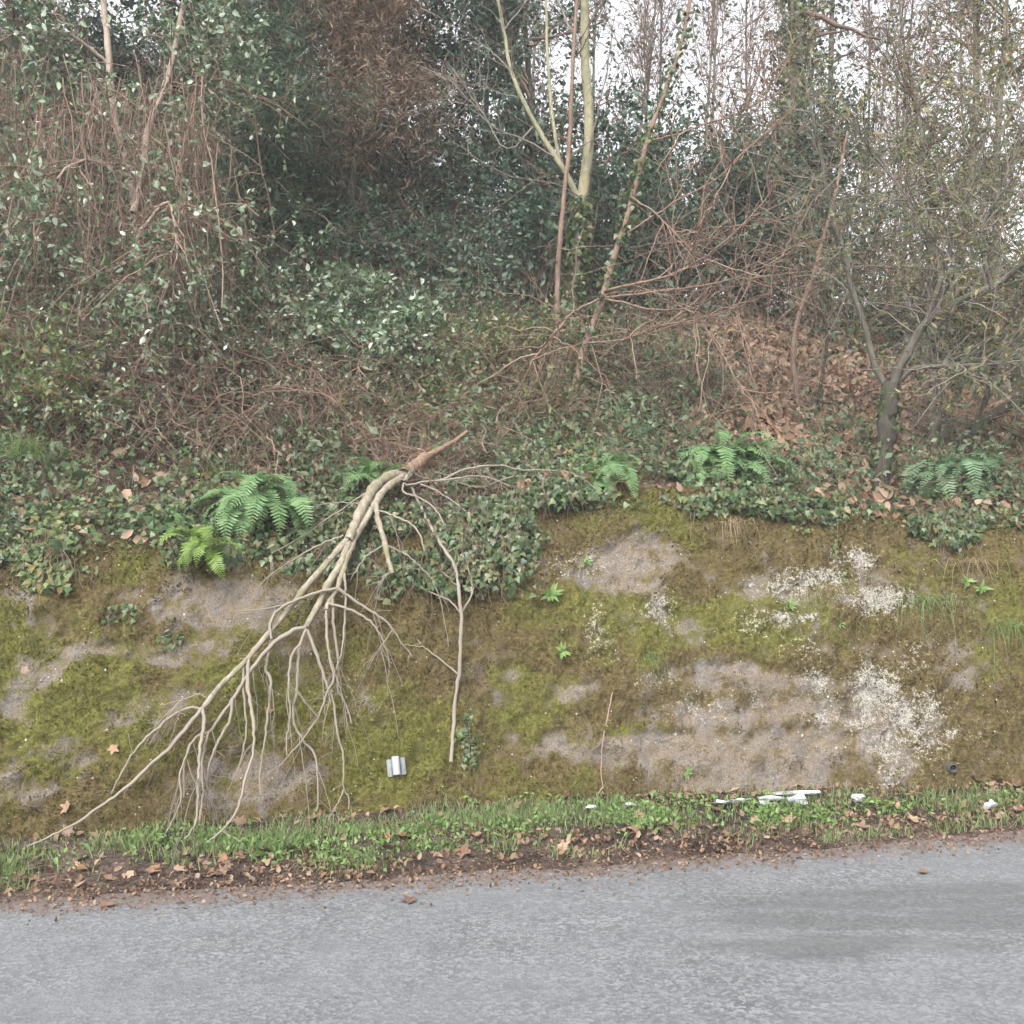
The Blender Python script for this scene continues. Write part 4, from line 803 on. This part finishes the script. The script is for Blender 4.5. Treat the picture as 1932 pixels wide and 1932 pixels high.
BR=[ # (points, offset start, offset end, width start, width end)
 ([(485,1691),(474,1705),(403,1790),(362,1825),(305,1880),(243,1926),(186,1965),(124,1998),(65,2024)],.16,.03,11,4),
 ([(485,1691),(488,1722),(480,1779),(474,1864),(472,1935),(465,1975),(440,2007)],.16,.08,10,4),
 ([(480,1695),(457,1692),(417,1708),(360,1756),(331,1784),(305,1820),(285,1861),(264,1898)],.16,.06,8,3),
 ([(500,1672),(474,1658),(440,1671),(388,1685)],.17,.15,4,2),
 ([(731,1500),(705,1505),(674,1524),(645,1547),(593,1611),(556,1674),(531,1708),(499,1750),(468,1762),(451,1793),(440,1836),(440,1907)],.2,.1,12,5),
 ([(556,1674),(548,1722),(519,1779),(502,1822),(491,1879)],.16,.1,8,5),
 ([(499,1750),(488,1790),(482,1840),(486,1900),(476,1960)],.15,.1,7,4),
 ([(450,1795),(430,1850),(432,1910),(400,1985),(385,2005)],.12,.05,5,2),
 ([(595,1575),(593,1634),(605,1722),(608,1750),(602,1807),(588,1856),(576,1907),(559,1950),(525,1990),(491,2015)],.17,.06,10,4),
 ([(580,1590),(583,1660),(588,1740),(580,1800),(565,1850)],.16,.1,6,3),
 ([(648,1480),(645,1529),(642,1565),(633,1600),(648,1622),(645,1665),(639,1722),(630,1787),(622,1850),(622,1900)],.19,.1,9,4),
 ([(733,1503),(716,1545),(712,1602),(710,1651),(702,1690),(704,1730),(724,1767),(750,1802),(759,1850),(759,1935)],.2,.05,9,4),
 ([(720,1540),(699,1565),(692,1617),(690,1665),(695,1700),(687,1750),(685,1807)],.19,.12,7,3),
 ([(710,1651),(735,1685),(759,1711)],.19,.18,5,4),
 ([(735,1505),(759,1571),(776,1622),(796,1674),(804,1736),(810,1770),(821,1807),(821,1884),(835,1907),(833,1935)],.2,.04,9,3),
 ([(821,1888),(815,1907),(784,1961)],.06,.03,4,2),
 ([(780,1459),(783,1542),(793,1594),(797,1625),(781,1657),(761,1713),(724,1767),(673,1825),(628,1861)],.19,.1,8,2),
 ([(795,1430),(798,1489),(804,1537),(810,1594),(807,1645),(827,1685),(841,1728)],.18,.07,9,4),
 ([(824,1370),(826,1430),(824,1480),(818,1551),(804,1600)],.2,.15,7,4),
 ([(808,1402),(819,1415),(871,1451),(912,1477),(940,1505),(956,1531),(985,1570)],.19,.1,9,3),
 ([(785,1443),(832,1456),(858,1467),(891,1490),(912,1526),(930,1576),(928,1632)],.19,.1,8,3),
 ([(940,1505),(918,1535),(900,1560),(880,1600)],.14,.12,5,2),
 ([(801,1407),(757,1417),(705,1436),(669,1454),(648,1485),(648,1529)],.22,.2,9,6),
 ([(690,1444),(620,1457),(560,1461)],.2,.18,4,2),
 ([(876,1177),(832,1208),(780,1241),(726,1280),(651,1323)],.22,.16,5,2),
 ([(821,1280),(767,1301),(705,1335),(663,1361),(635,1383)],.24,.12,6,2),
 ([(870,1205),(839,1203),(793,1203),(757,1210),(731,1229)],.22,.2,4,2),
 ([(920,1301),(894,1317),(871,1335),(837,1386)],.2,.16,5,3),
 ([(922,1301),(964,1322),(995,1345),(1026,1376),(1049,1399)],.2,.1,6,3),
 ([(995,1345),(985,1355),(972,1361)],.15,.15,3,2),
 ([(934,1368),(920,1378),(912,1392)],.2,.2,5,2),
 ([(881,1213),(909,1221),(948,1236),(974,1247),(995,1265),(1008,1288),(1016,1322)],.2,.2,6,5),
 ([(966,1155),(975,1160),(1009,1152),(1074,1146),(1130,1138),(1164,1141),(1195,1152),(1220,1162)],.17,.2,7,4),
 ([(1050,1148),(1075,1138),(1105,1124),(1173,1112),(1211,1115),(1242,1123),(1304,1124),(1350,1126),(1372,1134),(1397,1146),(1434,1180)],.2,.08,7,2),
 ([(1085,1147),(1124,1162),(1161,1163),(1195,1149),(1226,1140),(1273,1137),(1335,1134),(1385,1138),(1410,1132)],.2,.1,6,2),
 ([(965,1155),(965,1177),(993,1186),(1024,1202),(1046,1224),(1060,1252)],.18,.18,6,4),
 ([(1005,1157),(1034,1168),(1074,1193),(1114,1222)],.19,.18,5,3),
 ([(984,1130),(1010,1142),(1030,1147)],.16,.17,11,6)]
mbs=[]; LL=list(LO)
for pts,o0,o1,w0,w1 in BR:
    q0=bpath(pts,o0,o1,None,2)[0]; own=min(LL,key=lambda a:np.linalg.norm(a[0]-q0,axis=1).min())[1]
    p=limb('branch',pts,o0,o1,w0*.95,w1*.9,'twig_bark',parent=own,sides=6,main=2); mbs.append(p)
T=sprout([p-root for p in mbs],170,.14,.9,-.1,.15,5,.2,1.,rg,.08)
T2=arcs(*(lambda q:(q[0],nz(q[1]*.5+rdir(60,-.5,rg)*.5+A([0,-.1,-.4]))))(pick(np.stack([cr(p-root,24) for p in mbs]),60,.15,.9,rg)),rg.uniform(.15,.42,60),9,.35,.05,rg)
st=sprout([p-root for p in limbs],46,.035,.9,.0,.0,3,.05,.95,rg,.02)
T3=sprout(T2,90,.10,.8,-.3,.2,5,.3,1.,rg,.08)
MB().add(*tubes(T,np.full((170,1),.0021)*np.linspace(1,.5,5)[None],3)).add(*tubes(T2,rg.uniform(.002,.0036,60)[:,None]*np.linspace(1,.45,9)[None],4)).add(*tubes(T3,np.full((90,1),.0015)*np.linspace(1,.5,5)[None],3)).add(*tubes(st,np.full((46,1),.0042)*np.linspace(1.2,.7,3)[None],5)).build('twigs',M['twig_bark'],br)

def stick(name,label,parts,mat,cat='stick'):
    p0=bpath(parts[0][0],parts[0][1],parts[0][2]); base=p0[0] if p0[0][2]<p0[-1][2] else p0[-1]
    e=empty(name,base,label,cat)
    for i,(pts,o0,o1,w0,w1) in enumerate(parts): limb('stem' if i==0 else 'branch',pts,o0,o1,w0,w1,mat,e,base,6)
    return e
stick('hanging_stick','upright thin forked stick hanging upside down against the wall',[
 ([(1078,1822),(1083,1750),(1092,1640),(1099,1600),(1102,1500),(1102,1466),(1096,1404),(1089,1357),(1068,1323),(1049,1292),(1024,1248),(1006,1211),(984,1165)],.03,.22,10,7),
 ([(1102,1466),(1124,1429),(1128,1398),(1117,1351)],.12,.16,6,3),([(1102,1466),(1074,1435),(1037,1419),(962,1382)],.12,.1,5,2),
 ([(1089,1357),(1096,1340),(1094,1323)],.15,.17,4,2),([(1068,1323),(1080,1314),(1089,1311)],.16,.17,3,2),([(1096,1404),(1070,1378),(1045,1360)],.14,.12,4,2),
 ([(1095,1612),(1060,1582),(1015,1547),(990,1515),(987,1485)],.07,.03,5,2),([(1015,1547),(975,1542),(950,1540)],.05,.05,3,2),([(1124,1429),(1132,1410),(1134,1398)],.14,.15,4,2)],'twig_bark')
stick('straight_stick','long straight grey stick slanting up the bank above the broken end',[([(1014,982),(1090,895),(1150,835),(1204,786)],.12,.15,9,4),([(1090,895),(1130,880),(1180,850)],.13,.15,4,2)],'greystem')
stick('straight_stick','short grey stick slanting up from the broken end of the branch',[([(1018,1093),(1060,1062),(1114,1026)],.1,.16,7,5)],'dark_bark')
stick('straight_stick','grey stick slanting up beside brown leaves right of the broken end',[([(1034,1149),(1090,1105),(1148,1056)],.12,.15,8,6)],'greystem')
stick('dry_vine','thin reddish vine hanging down bare concrete right of centre',[([(1465,1651),(1446,1746),(1436,1835),(1442,1885)],.045,.05,3.6,2.4),([(1442,1880),(1430,1900),(1425,1910)],.02,.02,4,2)],'redstem','vine')
stick('bent_twig','pale bent twig arching from the mossy tree limb',[([(2205,780),(2192,830),(2180,860),(2200,925),(2230,970),(2243,1005)],.25,.25,9,6),([(2180,860),(2150,875),(2120,890)],.25,.3,6,3),([(2243,990),(2290,985),(2320,965)],.25,.25,5,2)],'twig_bark')
stick('arched_twig','pale twig arching over bramble at the left bank',[([(120,655),(140,620),(180,605),(215,612),(240,640)],.55,.6,8,5)],'greystem')
stick('arched_twig','grey twig arching in an up-curve over undergrowth left of leaning tree foot',[([(1060,945),(1130,940),(1190,965),(1230,1010),(1250,1050)],.25,.2,5,3)],'greystem')

# ------------------------------------------------------------------ ferns
def frond_mesh(nm,mat,L,arch,seed):
    rg=np.random.default_rng(seed); n=24; s=np.linspace(0,1,n)
    ang=arch[0]+(arch[1]-arch[0])*s**1.2; st=L/(n-1)
    p=np.stack([np.concatenate([[0],np.cumsum(np.cos(ang[:-1])*st)]),np.zeros(n),np.concatenate([[0],np.cumsum(np.sin(ang[:-1])*st)])],-1)
    p[:,1]=.05*L*np.sin(s*2.2)*rg.normal()
    mb=MB().add(*tubes(p[None],(.0026*(1-.75*s))[None],4))
    T=nz(np.gradient(p,axis=0)); side=A([0,1.,0]); nn=np.cross(T,side)
    q=[];ax=[];no=[];sz=[]
    for i in range(2,n):
        w=L*.19*np.sin(pi*min(1,(s[i]*.93+.07))**.75)*rg.uniform(.85,1.1)+.004
        for sg in (-1,1):
            for dlt in (0,):
                pp=p[i]-(p[i]-p[i-1])*dlt
                q.append(pp); ax.append(sg*side*.95+T[i]*.45+nn[i]*rg.uniform(-.25,.1)); no.append(-nn[i]+rg.normal(size=3)*.12); sz.append(w)
    q,ax,no,sz=map(A,(q,ax,no,sz))
    t0=LEAF.get('pinna') or (A([[0,.08,0],[0,-.08,0],[.6,-.10,.03],[1,0,-.1],[.6,.10,.03]]),A([[0,1,2],[0,2,4],[4,2,3]])); LEAF['pinna']=t0
    mb.add(*leaves(q,ax,no,sz,'pinna')); return mb.mesh(nm,mat)
def fern(label,u,v,rpx,n,mat,seed,off=.05,down=0.,face=(-170,-10)):
    rg=np.random.default_rng(seed); Y=surf(u,v); base=PX(u,v,Y-off); R=rpx/N*Y*1.12; e=empty('fern',base,label,'fern')
    ms=[frond_mesh('frond',M[mat],R*1.35,(radians(75-down),radians(-75-down)),seed*10+i) for i in range(2)]+[frond_mesh('frond',M[mat],R*1.3,(radians(45-down),radians(-95-down)),seed*10+5)]+[frond_mesh('frond',M[mat],R*1.1,(radians(85-down),radians(-40-down)),seed*10+6)]
    for i in range(int(n*2.1)):
        a=radians(face[0]+(face[1]-face[0])*(i/2.1+rg.uniform(-.4,.4))/max(n-1,1)); s=rg.uniform(.6,1.08)
        o=link('frond',ms[rg.integers(0,4)],e,tuple(rg.normal(size=3)*A([.35,.15,.25])*R*.55),(rg.normal()*.25,rg.normal()*.2,a)); o.scale=(s,s,s)
fern('large bright green fern on the wall lip left of the broken branch',492,950,92,26,'fern',1,.24,32)
fern('smaller yellow-green fern below and left of the large bright fern',385,1030,66,13,'fernyel',2,.2,25)
fern('fern half hidden behind the top of the broken branch',690,915,62,12,'fern',3,.2,5)
fern('single small fern drooping over the wall lip at the branch twig tips',1158,895,74,9,'fern',4,.2,40,(-140,-50))
fern('broad fern on the wall lip right of centre',1368,880,96,24,'fern',5,.24,30)
fern('pale green fern on the wall lip below the leaning trunk',1800,905,88,20,'fernpale',6,.24,28)
fern('tiny fern tuft in shade left of the yellow-green fern',330,985,40,8,'fern',7,.05,10)

# ------------------------------------------------------------------ small plants and tufts
def rosette(label,u,v,rpx,n,seed,mat='weed'):
    rg=np.random.default_rng(seed); b=onsurf(u,v,.02); Y=b[1]; R=rpx/N*Y; a=rg.uniform(0,2*pi,n)
    side=A([1.,0,0]); upw=nz(np.cross(nrm,side)); ax=nz(np.cos(a)[:,None]*side+np.sin(a)[:,None]*np.abs(upw)*-1*np.sign(upw[2])*A([1,1,1])+nrm*rg.uniform(.2,.7,n)[:,None])
    o=MB().add(*leaves(np.zeros((n,3)),ax,np.broadcast_to(nrm,(n,3))+rg.normal(size=(n,3))*.2,R*rg.uniform(.7,1.1,n),'long')).add(*leaves(np.zeros((n,3)),nz(ax+rg.normal(size=(n,3))*.4),np.broadcast_to(nrm,(n,3)),R*.6,'oval')).build('rosette_plant',M[mat]); o.location=b
    tag(o,label,'plant')
rosette('green leaf rosette on the wall right of the ivy curtain',1041,1122,26,14,1)
rosette('small green rosette on mossy wall above the bare patch',1061,1230,20,10,2)
rosette('dark green rosette beside the small white lichen patch',1580,1172,20,12,3)
rosette('green rosette left of the white lichen patches',1488,1144,20,10,4)
rosette('tall green weed at the right end of the mossy wall',1851,1110,22,9,5)
rosette('flat green weed below the right fern',1826,1098,20,8,6)
rosette('small weed on the concrete near the wall foot',1296,1460,16,12,7)
rosette('pale weed on the wall beside the tan bare patch',1105,1060,16,9,8)
rosette('leafy weed at the foot of the hanging stick',860,1390,20,14,9,'ivy_light')
def tuft(label,u,v,hpx,n,seed,mat,lean=1.,spread=.05,off=.02):
    rg=np.random.default_rng(seed); b=onsurf(u,v,off); h=hpx/N*b[1]
    Q=rg.normal(size=(n,3))*A([spread,.03,.012]); k=7; d=nz(rdir(n,.9,rg)*.6+A([0,-.35,.6])); P=arcs(Q,d,h*rg.uniform(.5,1.2,n),k,lean,.05,rg)
    w=(.0022*np.linspace(1,.2,k))[None,:,None]; s=rdir(n,0,rg)[:,None,:]
    V=np.stack([P-s*w,P+s*w],2).reshape(-1,3); i=np.arange(n)[:,None]*k*2+np.arange(k-1)[None]*2
    o=MB().add(V,np.stack([i,i+1,i+3,i+2],-1).reshape(-1,4)).build('grass_tuft',M[mat]); o.location=b; tag(o,label,'grass')
tuft('long fresh green grass tuft at the left edge of the bank',45,860,110,160,1,'longgrass',.6,.07,.15)
tuft('yellowish grass tuft above the bright fern',540,800,70,110,2,'longgrass',.8,.06,.12)
tuft('dry pinkish grass hanging below the broad fern',1378,985,46,120,3,'drygrass',1.6,.06)
tuft('grass tuft drooping at the right end of the wall',1892,1180,60,110,4,'longgrass',1.4,.05)
tuft('thin grass hanging on the wall below the mossy tree',1560,1110,44,70,5,'drygrass',1.6,.05)
tuft('greyish grass wisps beside the middle lichen patch',1226,1240,44,60,6,'longgrass',1.6,.03)
tuft('straw-coloured grass tips at the foot of the mossy tree',1700,890,46,110,7,'drygrass',.5,.06,.04)
tuft('straw-coloured grass tips beside the broad fern',1240,870,40,80,8,'drygrass',.5,.03,.04)
tuft('soft blue-green grass clump at the verge left of centre',820,1600,44,330,9,'longgrass',.9,.13,.0)
tuft('dry grass trailing over the right half of the wall',1750,1130,60,120,10,'longgrass',1.7,.12)
tuft('ragged grass clinging to the wall below the ivy at right',1830,1060,50,90,11,'drygrass',1.6,.10)
tuft('grass sprouting along the wall foot behind the litter scraps',1300,1505,30,120,12,'drygrass',.6,.05,.02)

# ------------------------------------------------------------------ fallen leaves, one by one
def leaf_mesh(seed):
    rg=np.random.default_rng(seed); tips=5; pts=[(0,0)]
    for i in range(tips):
        a=radians(-125+250*i/(tips-1)); r=(.62,.85,1.,.85,.62)[i]*rg.uniform(.85,1.1)
        pts.append((.30+r*.62*math.cos(a-.17),.62*r*math.sin(a-.17))); pts.append((.30+r*.78*math.cos(a),.78*r*math.sin(a)))
        pts.append((.30+r*.62*math.cos(a+.17),.62*r*math.sin(a+.17)))
        if i<tips-1:
            b=a+radians(31); pts.append((.30+.36*math.cos(b),.36*math.sin(b)))
    p=A(pts); c1,c2,c3=rg.uniform(.1,.5),rg.uniform(.15,.6),rg.normal()*.25
    z=c1*(p[:,0]-.4)**2+c2*p[:,1]**2+c3*p[:,0]*p[:,1]; V=np.column_stack([p,z]); V=np.vstack([[.30,0,.0],V]); n=len(p)
    F=[[0,i+1,(i+1)%n+1] for i in range(n)]
    return MB().add(V,F).mesh('fallen_leaf',None)
LM=[]
for i in range(7):
    me=leaf_mesh(300+i); me.materials.clear()
    c=[(.17,.10,.065),(.22,.14,.095),(.14,.082,.055),(.26,.18,.125),(.11,.068,.05),(.19,.11,.065),(.17,.115,.085)][i]
    me.materials.append(plain('brown_leaf',c,.75,0,.2,70,.3)); LM.append(me)
def fall(P,size,label,group,rg,tilt=.5,nrmv=None):
    m=int(rg.integers(0,7)); o=link('fallen_leaf',LM[m]); s=size; o.scale=(s,s,s)
    from mathutils import Vector
    nv=nrmv if nrmv is not None else A([0,0,1.]); nv=nz(nv+rg.normal(size=3)*tilt*.5)
    q=Vector(nv).to_track_quat('Z','Y').to_euler(); o.rotation_euler=q; o.rotation_euler.rotate_axis('Z',rg.uniform(0,6.28)); o.location=P
    return tag(o,label,'leaf',group)
rg=np.random.default_rng(55)
c=0
while c<110:
    x=rg.uniform(-2.45,2.9); r=rg.choice([rg.normal(.26,.16),rg.normal(.95,.07),rg.uniform(.1,1)],p=[.5,.25,.25])
    if not 0.02<r<1.02: continue
    if r>.8 and x<.1 and rg.random()<.6: continue
    y=float(ye(x)+(yb(x)-ye(x))*r); fall(A([x,y,float(verge_z(A([x]),A([y]))[0])+.018]),rg.uniform(.038,.078),'crumpled brown leaf lying on the grassy verge between road and wall','brown leaves on the verge',rg,.8); c+=1
for c in range(100):
    u,v=[(1430,670),(1600,740),(1820,830),(1480,800)][c%4]; u+=rg.normal()*90; v+=rg.normal()*45
    if v>870 or u>1925: continue
    P=onsurf(u,v,.0); n=hnorm(P[:1],P[1:2])[0]; fall(P+n*.03,rg.uniform(.06,.11),'tan dry leaf lying on the brown slope behind the wall top','tan leaves on the slope',rg,.9,n)
for u,v,s,lab in ((830,872,.10,'tan dry leaf lodged behind the broken branch end'),(800,858,.09,'tan dry leaf on the bramble just above the broken end'),(858,860,.085,'tan dry leaf beside the short grey stick'),(825,935,.07,'tan leaf hanging under the twigs right of the broken end'),
     (945,1003,.06,'brown leaf caught in the ivy curtain'),(990,850,.075,'pinkish brown leaf on the ivy right of the broken end'),(945,672,.06,'orange-brown leaf on the bright ivy patch'),(1163,660,.06,'rust leaf on the bank right of the leaning tree foot'),
     (300,270,.07,'orange leaf hanging in the climber stems at left'),(150,205,.07,'large orange leaf caught high in the left climber'),(280,912,.06,'brown leaf on the ivy near the left edge'),(25,945,.06,'tan leaf on the ivy at the far left edge'),(110,930,.06,'pinkish leaf on the left bank ivy'),(1480,905,.07,'pale tan leaf beside the broad fern'),
     (380,1290,.05,'tan leaf stuck on the moss left of the branch fork'),(40,1265,.045,'small tan leaf on the moss at the left edge'),(215,1405,.05,'brown leaf standing on the moss left of hanging twigs'),(130,1525,.06,'curled brown leaf where the longest twig meets moss'),(505,1345,.05,'tan leaf behind the hanging twigs')):
    P=onsurf(u,v,.07 if v<1100 else .05); fall(P,s,lab,None,rg,.6,nrm)
for u,v,s,lab in ((785,1700,.07,'small orange leaf flat on the asphalt left of centre'),(190,1712,.07,'orange leaf flat on the muddy edge of the road'),(1747,1651,.05,'tiny brown leaf on the damp asphalt at right')):
    P=onsurf(u,v,.0); fall(P+A([0,0,.008]),s,lab,None,rg,.05)

# ------------------------------------------------------------------ litter scraps and metal clip
def scrap(u,v,wpx,hpx,label,seed):
    rg=np.random.default_rng(seed); Y=surf(u,v); c=PX(u,v,Y-.07); w=wpx/N*Y; h=hpx/N*Y*1.1
    n=12; a=np.linspace(0,2*pi,n,endpoint=False); r=rg.uniform(.65,1.1,n)
    top=np.stack([np.cos(a)*r*w/2,rg.normal(size=n)*.012-.01-np.sin(a)*.02,np.sin(a)*r*h/2],-1); V=np.vstack([top,top*.8+A([0,.014,0]),[[0,-.03,h*.12]],[[0,.012,0]]])
    F=[[i,(i+1)%n,2*n] for i in range(n)]+[[n+(i+1)%n,n+i,2*n+1] for i in range(n)]
    mb=MB().add(V,F).add(V,[[i,n+i,n+(i+1)%n,(i+1)%n] for i in range(n)]); o=mb.build('white_scrap',M['white'],None); o.location=c; tag(o,label,'litter','white scraps at the wall foot')
for i,(u,v,w,h,l) in enumerate(((1115,1522,26,9,'leftmost thin white scrap at the wall foot'),(1188,1518,30,12,'white scrap at the wall foot below the thin vine'),(1362,1513,42,11,'flat white scrap left end of the long white row'),(1398,1510,46,13,'second white scrap in the long row at the wall foot'),
   (1455,1507,74,18,'wide white scrap in the middle of the row'),(1436,1515,34,10,'low white scrap tucked under the middle of the row'),(1512,1496,118,11,'longest thin white strip lying along the wall foot'),(1500,1508,52,24,'crumpled white scrap under the long white strip'),
   (1620,1504,28,20,'small white crumple right of the long row'),(1868,1518,34,20,'lone white scrap near the right edge of the verge'))): scrap(u,v,w,h,l,400+i)
# hat-profile metal clip on the wall
Y=surf(748,1448); c=PX(748,1447,Y-.035); e=empty('metal_clip',c,'small shiny hat-shaped metal clip fixed low on the mossy wall','metal clip')
def plate(prof,z0,z1,nm,sl=0.):
    th=.0025; V=[]; 
    for z in (z0,z1):
        for x,y in prof: V.append((x,y-z*.38*-1*-1+sl,z)); 
        for x,y in prof[::-1]: V.append((x,y+th-z*.38*-1*-1+sl,z))
    n=len(prof)*2; F=[[i,(i+1)%n,n+(i+1)%n,n+i] for i in range(n)]
    b=MB().add(A(V)*A([1,-1,1])*A([1,-1,1]),F); k=len(prof)
    b.add(V,[[i,i+1,n-2-i,n-1-i] for i in range(k-1)]+[[n+i,n+n-1-i,n+n-2-i,n+i+1] for i in range(k-1)])
    b.build(nm,M['alu' if nm=='raised_channel' else 'alu2'],e)
e.rotation_euler=(radians(-24),radians(-6),radians(6))
plate([(-.020,.004),(-.019,-.032),(.016,-.034),(.018,.004)],-.042,.046,'raised_channel')
plate([(-.048,.0),(-.0215,.001)],-.044,.040,'flange'); plate([(.0195,.001),(.047,.0)],-.040,.042,'flange')

for o in bpy.data.objects:
    if o.parent and o.name.split('.')[0] in ('twigs','stems','canes','foliage','crown','branches','ivy'): o['kind']='stuff'

# ------------------------------------------------------------------ added haze volume: stands in for the window-glass veil, lifts the darks
m=bpy.data.materials.new('added_veil'); m.use_nodes=True; t=m.node_tree; t.nodes.clear()
o_=t.nodes.new('ShaderNodeOutputMaterial'); pv=t.nodes.new('ShaderNodeVolumePrincipled'); pv.inputs['Color'].default_value=(.93,.95,.97,1); pv.inputs['Density'].default_value=HAZE; pv.inputs['Anisotropy'].default_value=.0
t.links.new(pv.outputs[0],o_.inputs['Volume'])
x0,x1,y0,y1,z0,z1=-310,310,-310,230,-1.1,13
V=[(x,y,z) for z in (z0,z1) for y in (y0,y1) for x in (x0,x1)]
tag(MB().add(A(V),[[0,2,3,1],[4,5,7,6],[0,1,5,4],[2,6,7,3],[0,4,6,2],[1,3,7,5]]).build('haze',m),'thin added haze volume that veils the view and lifts dark tones','haze',kind='stuff')
S.cycles.volume_bounces=0
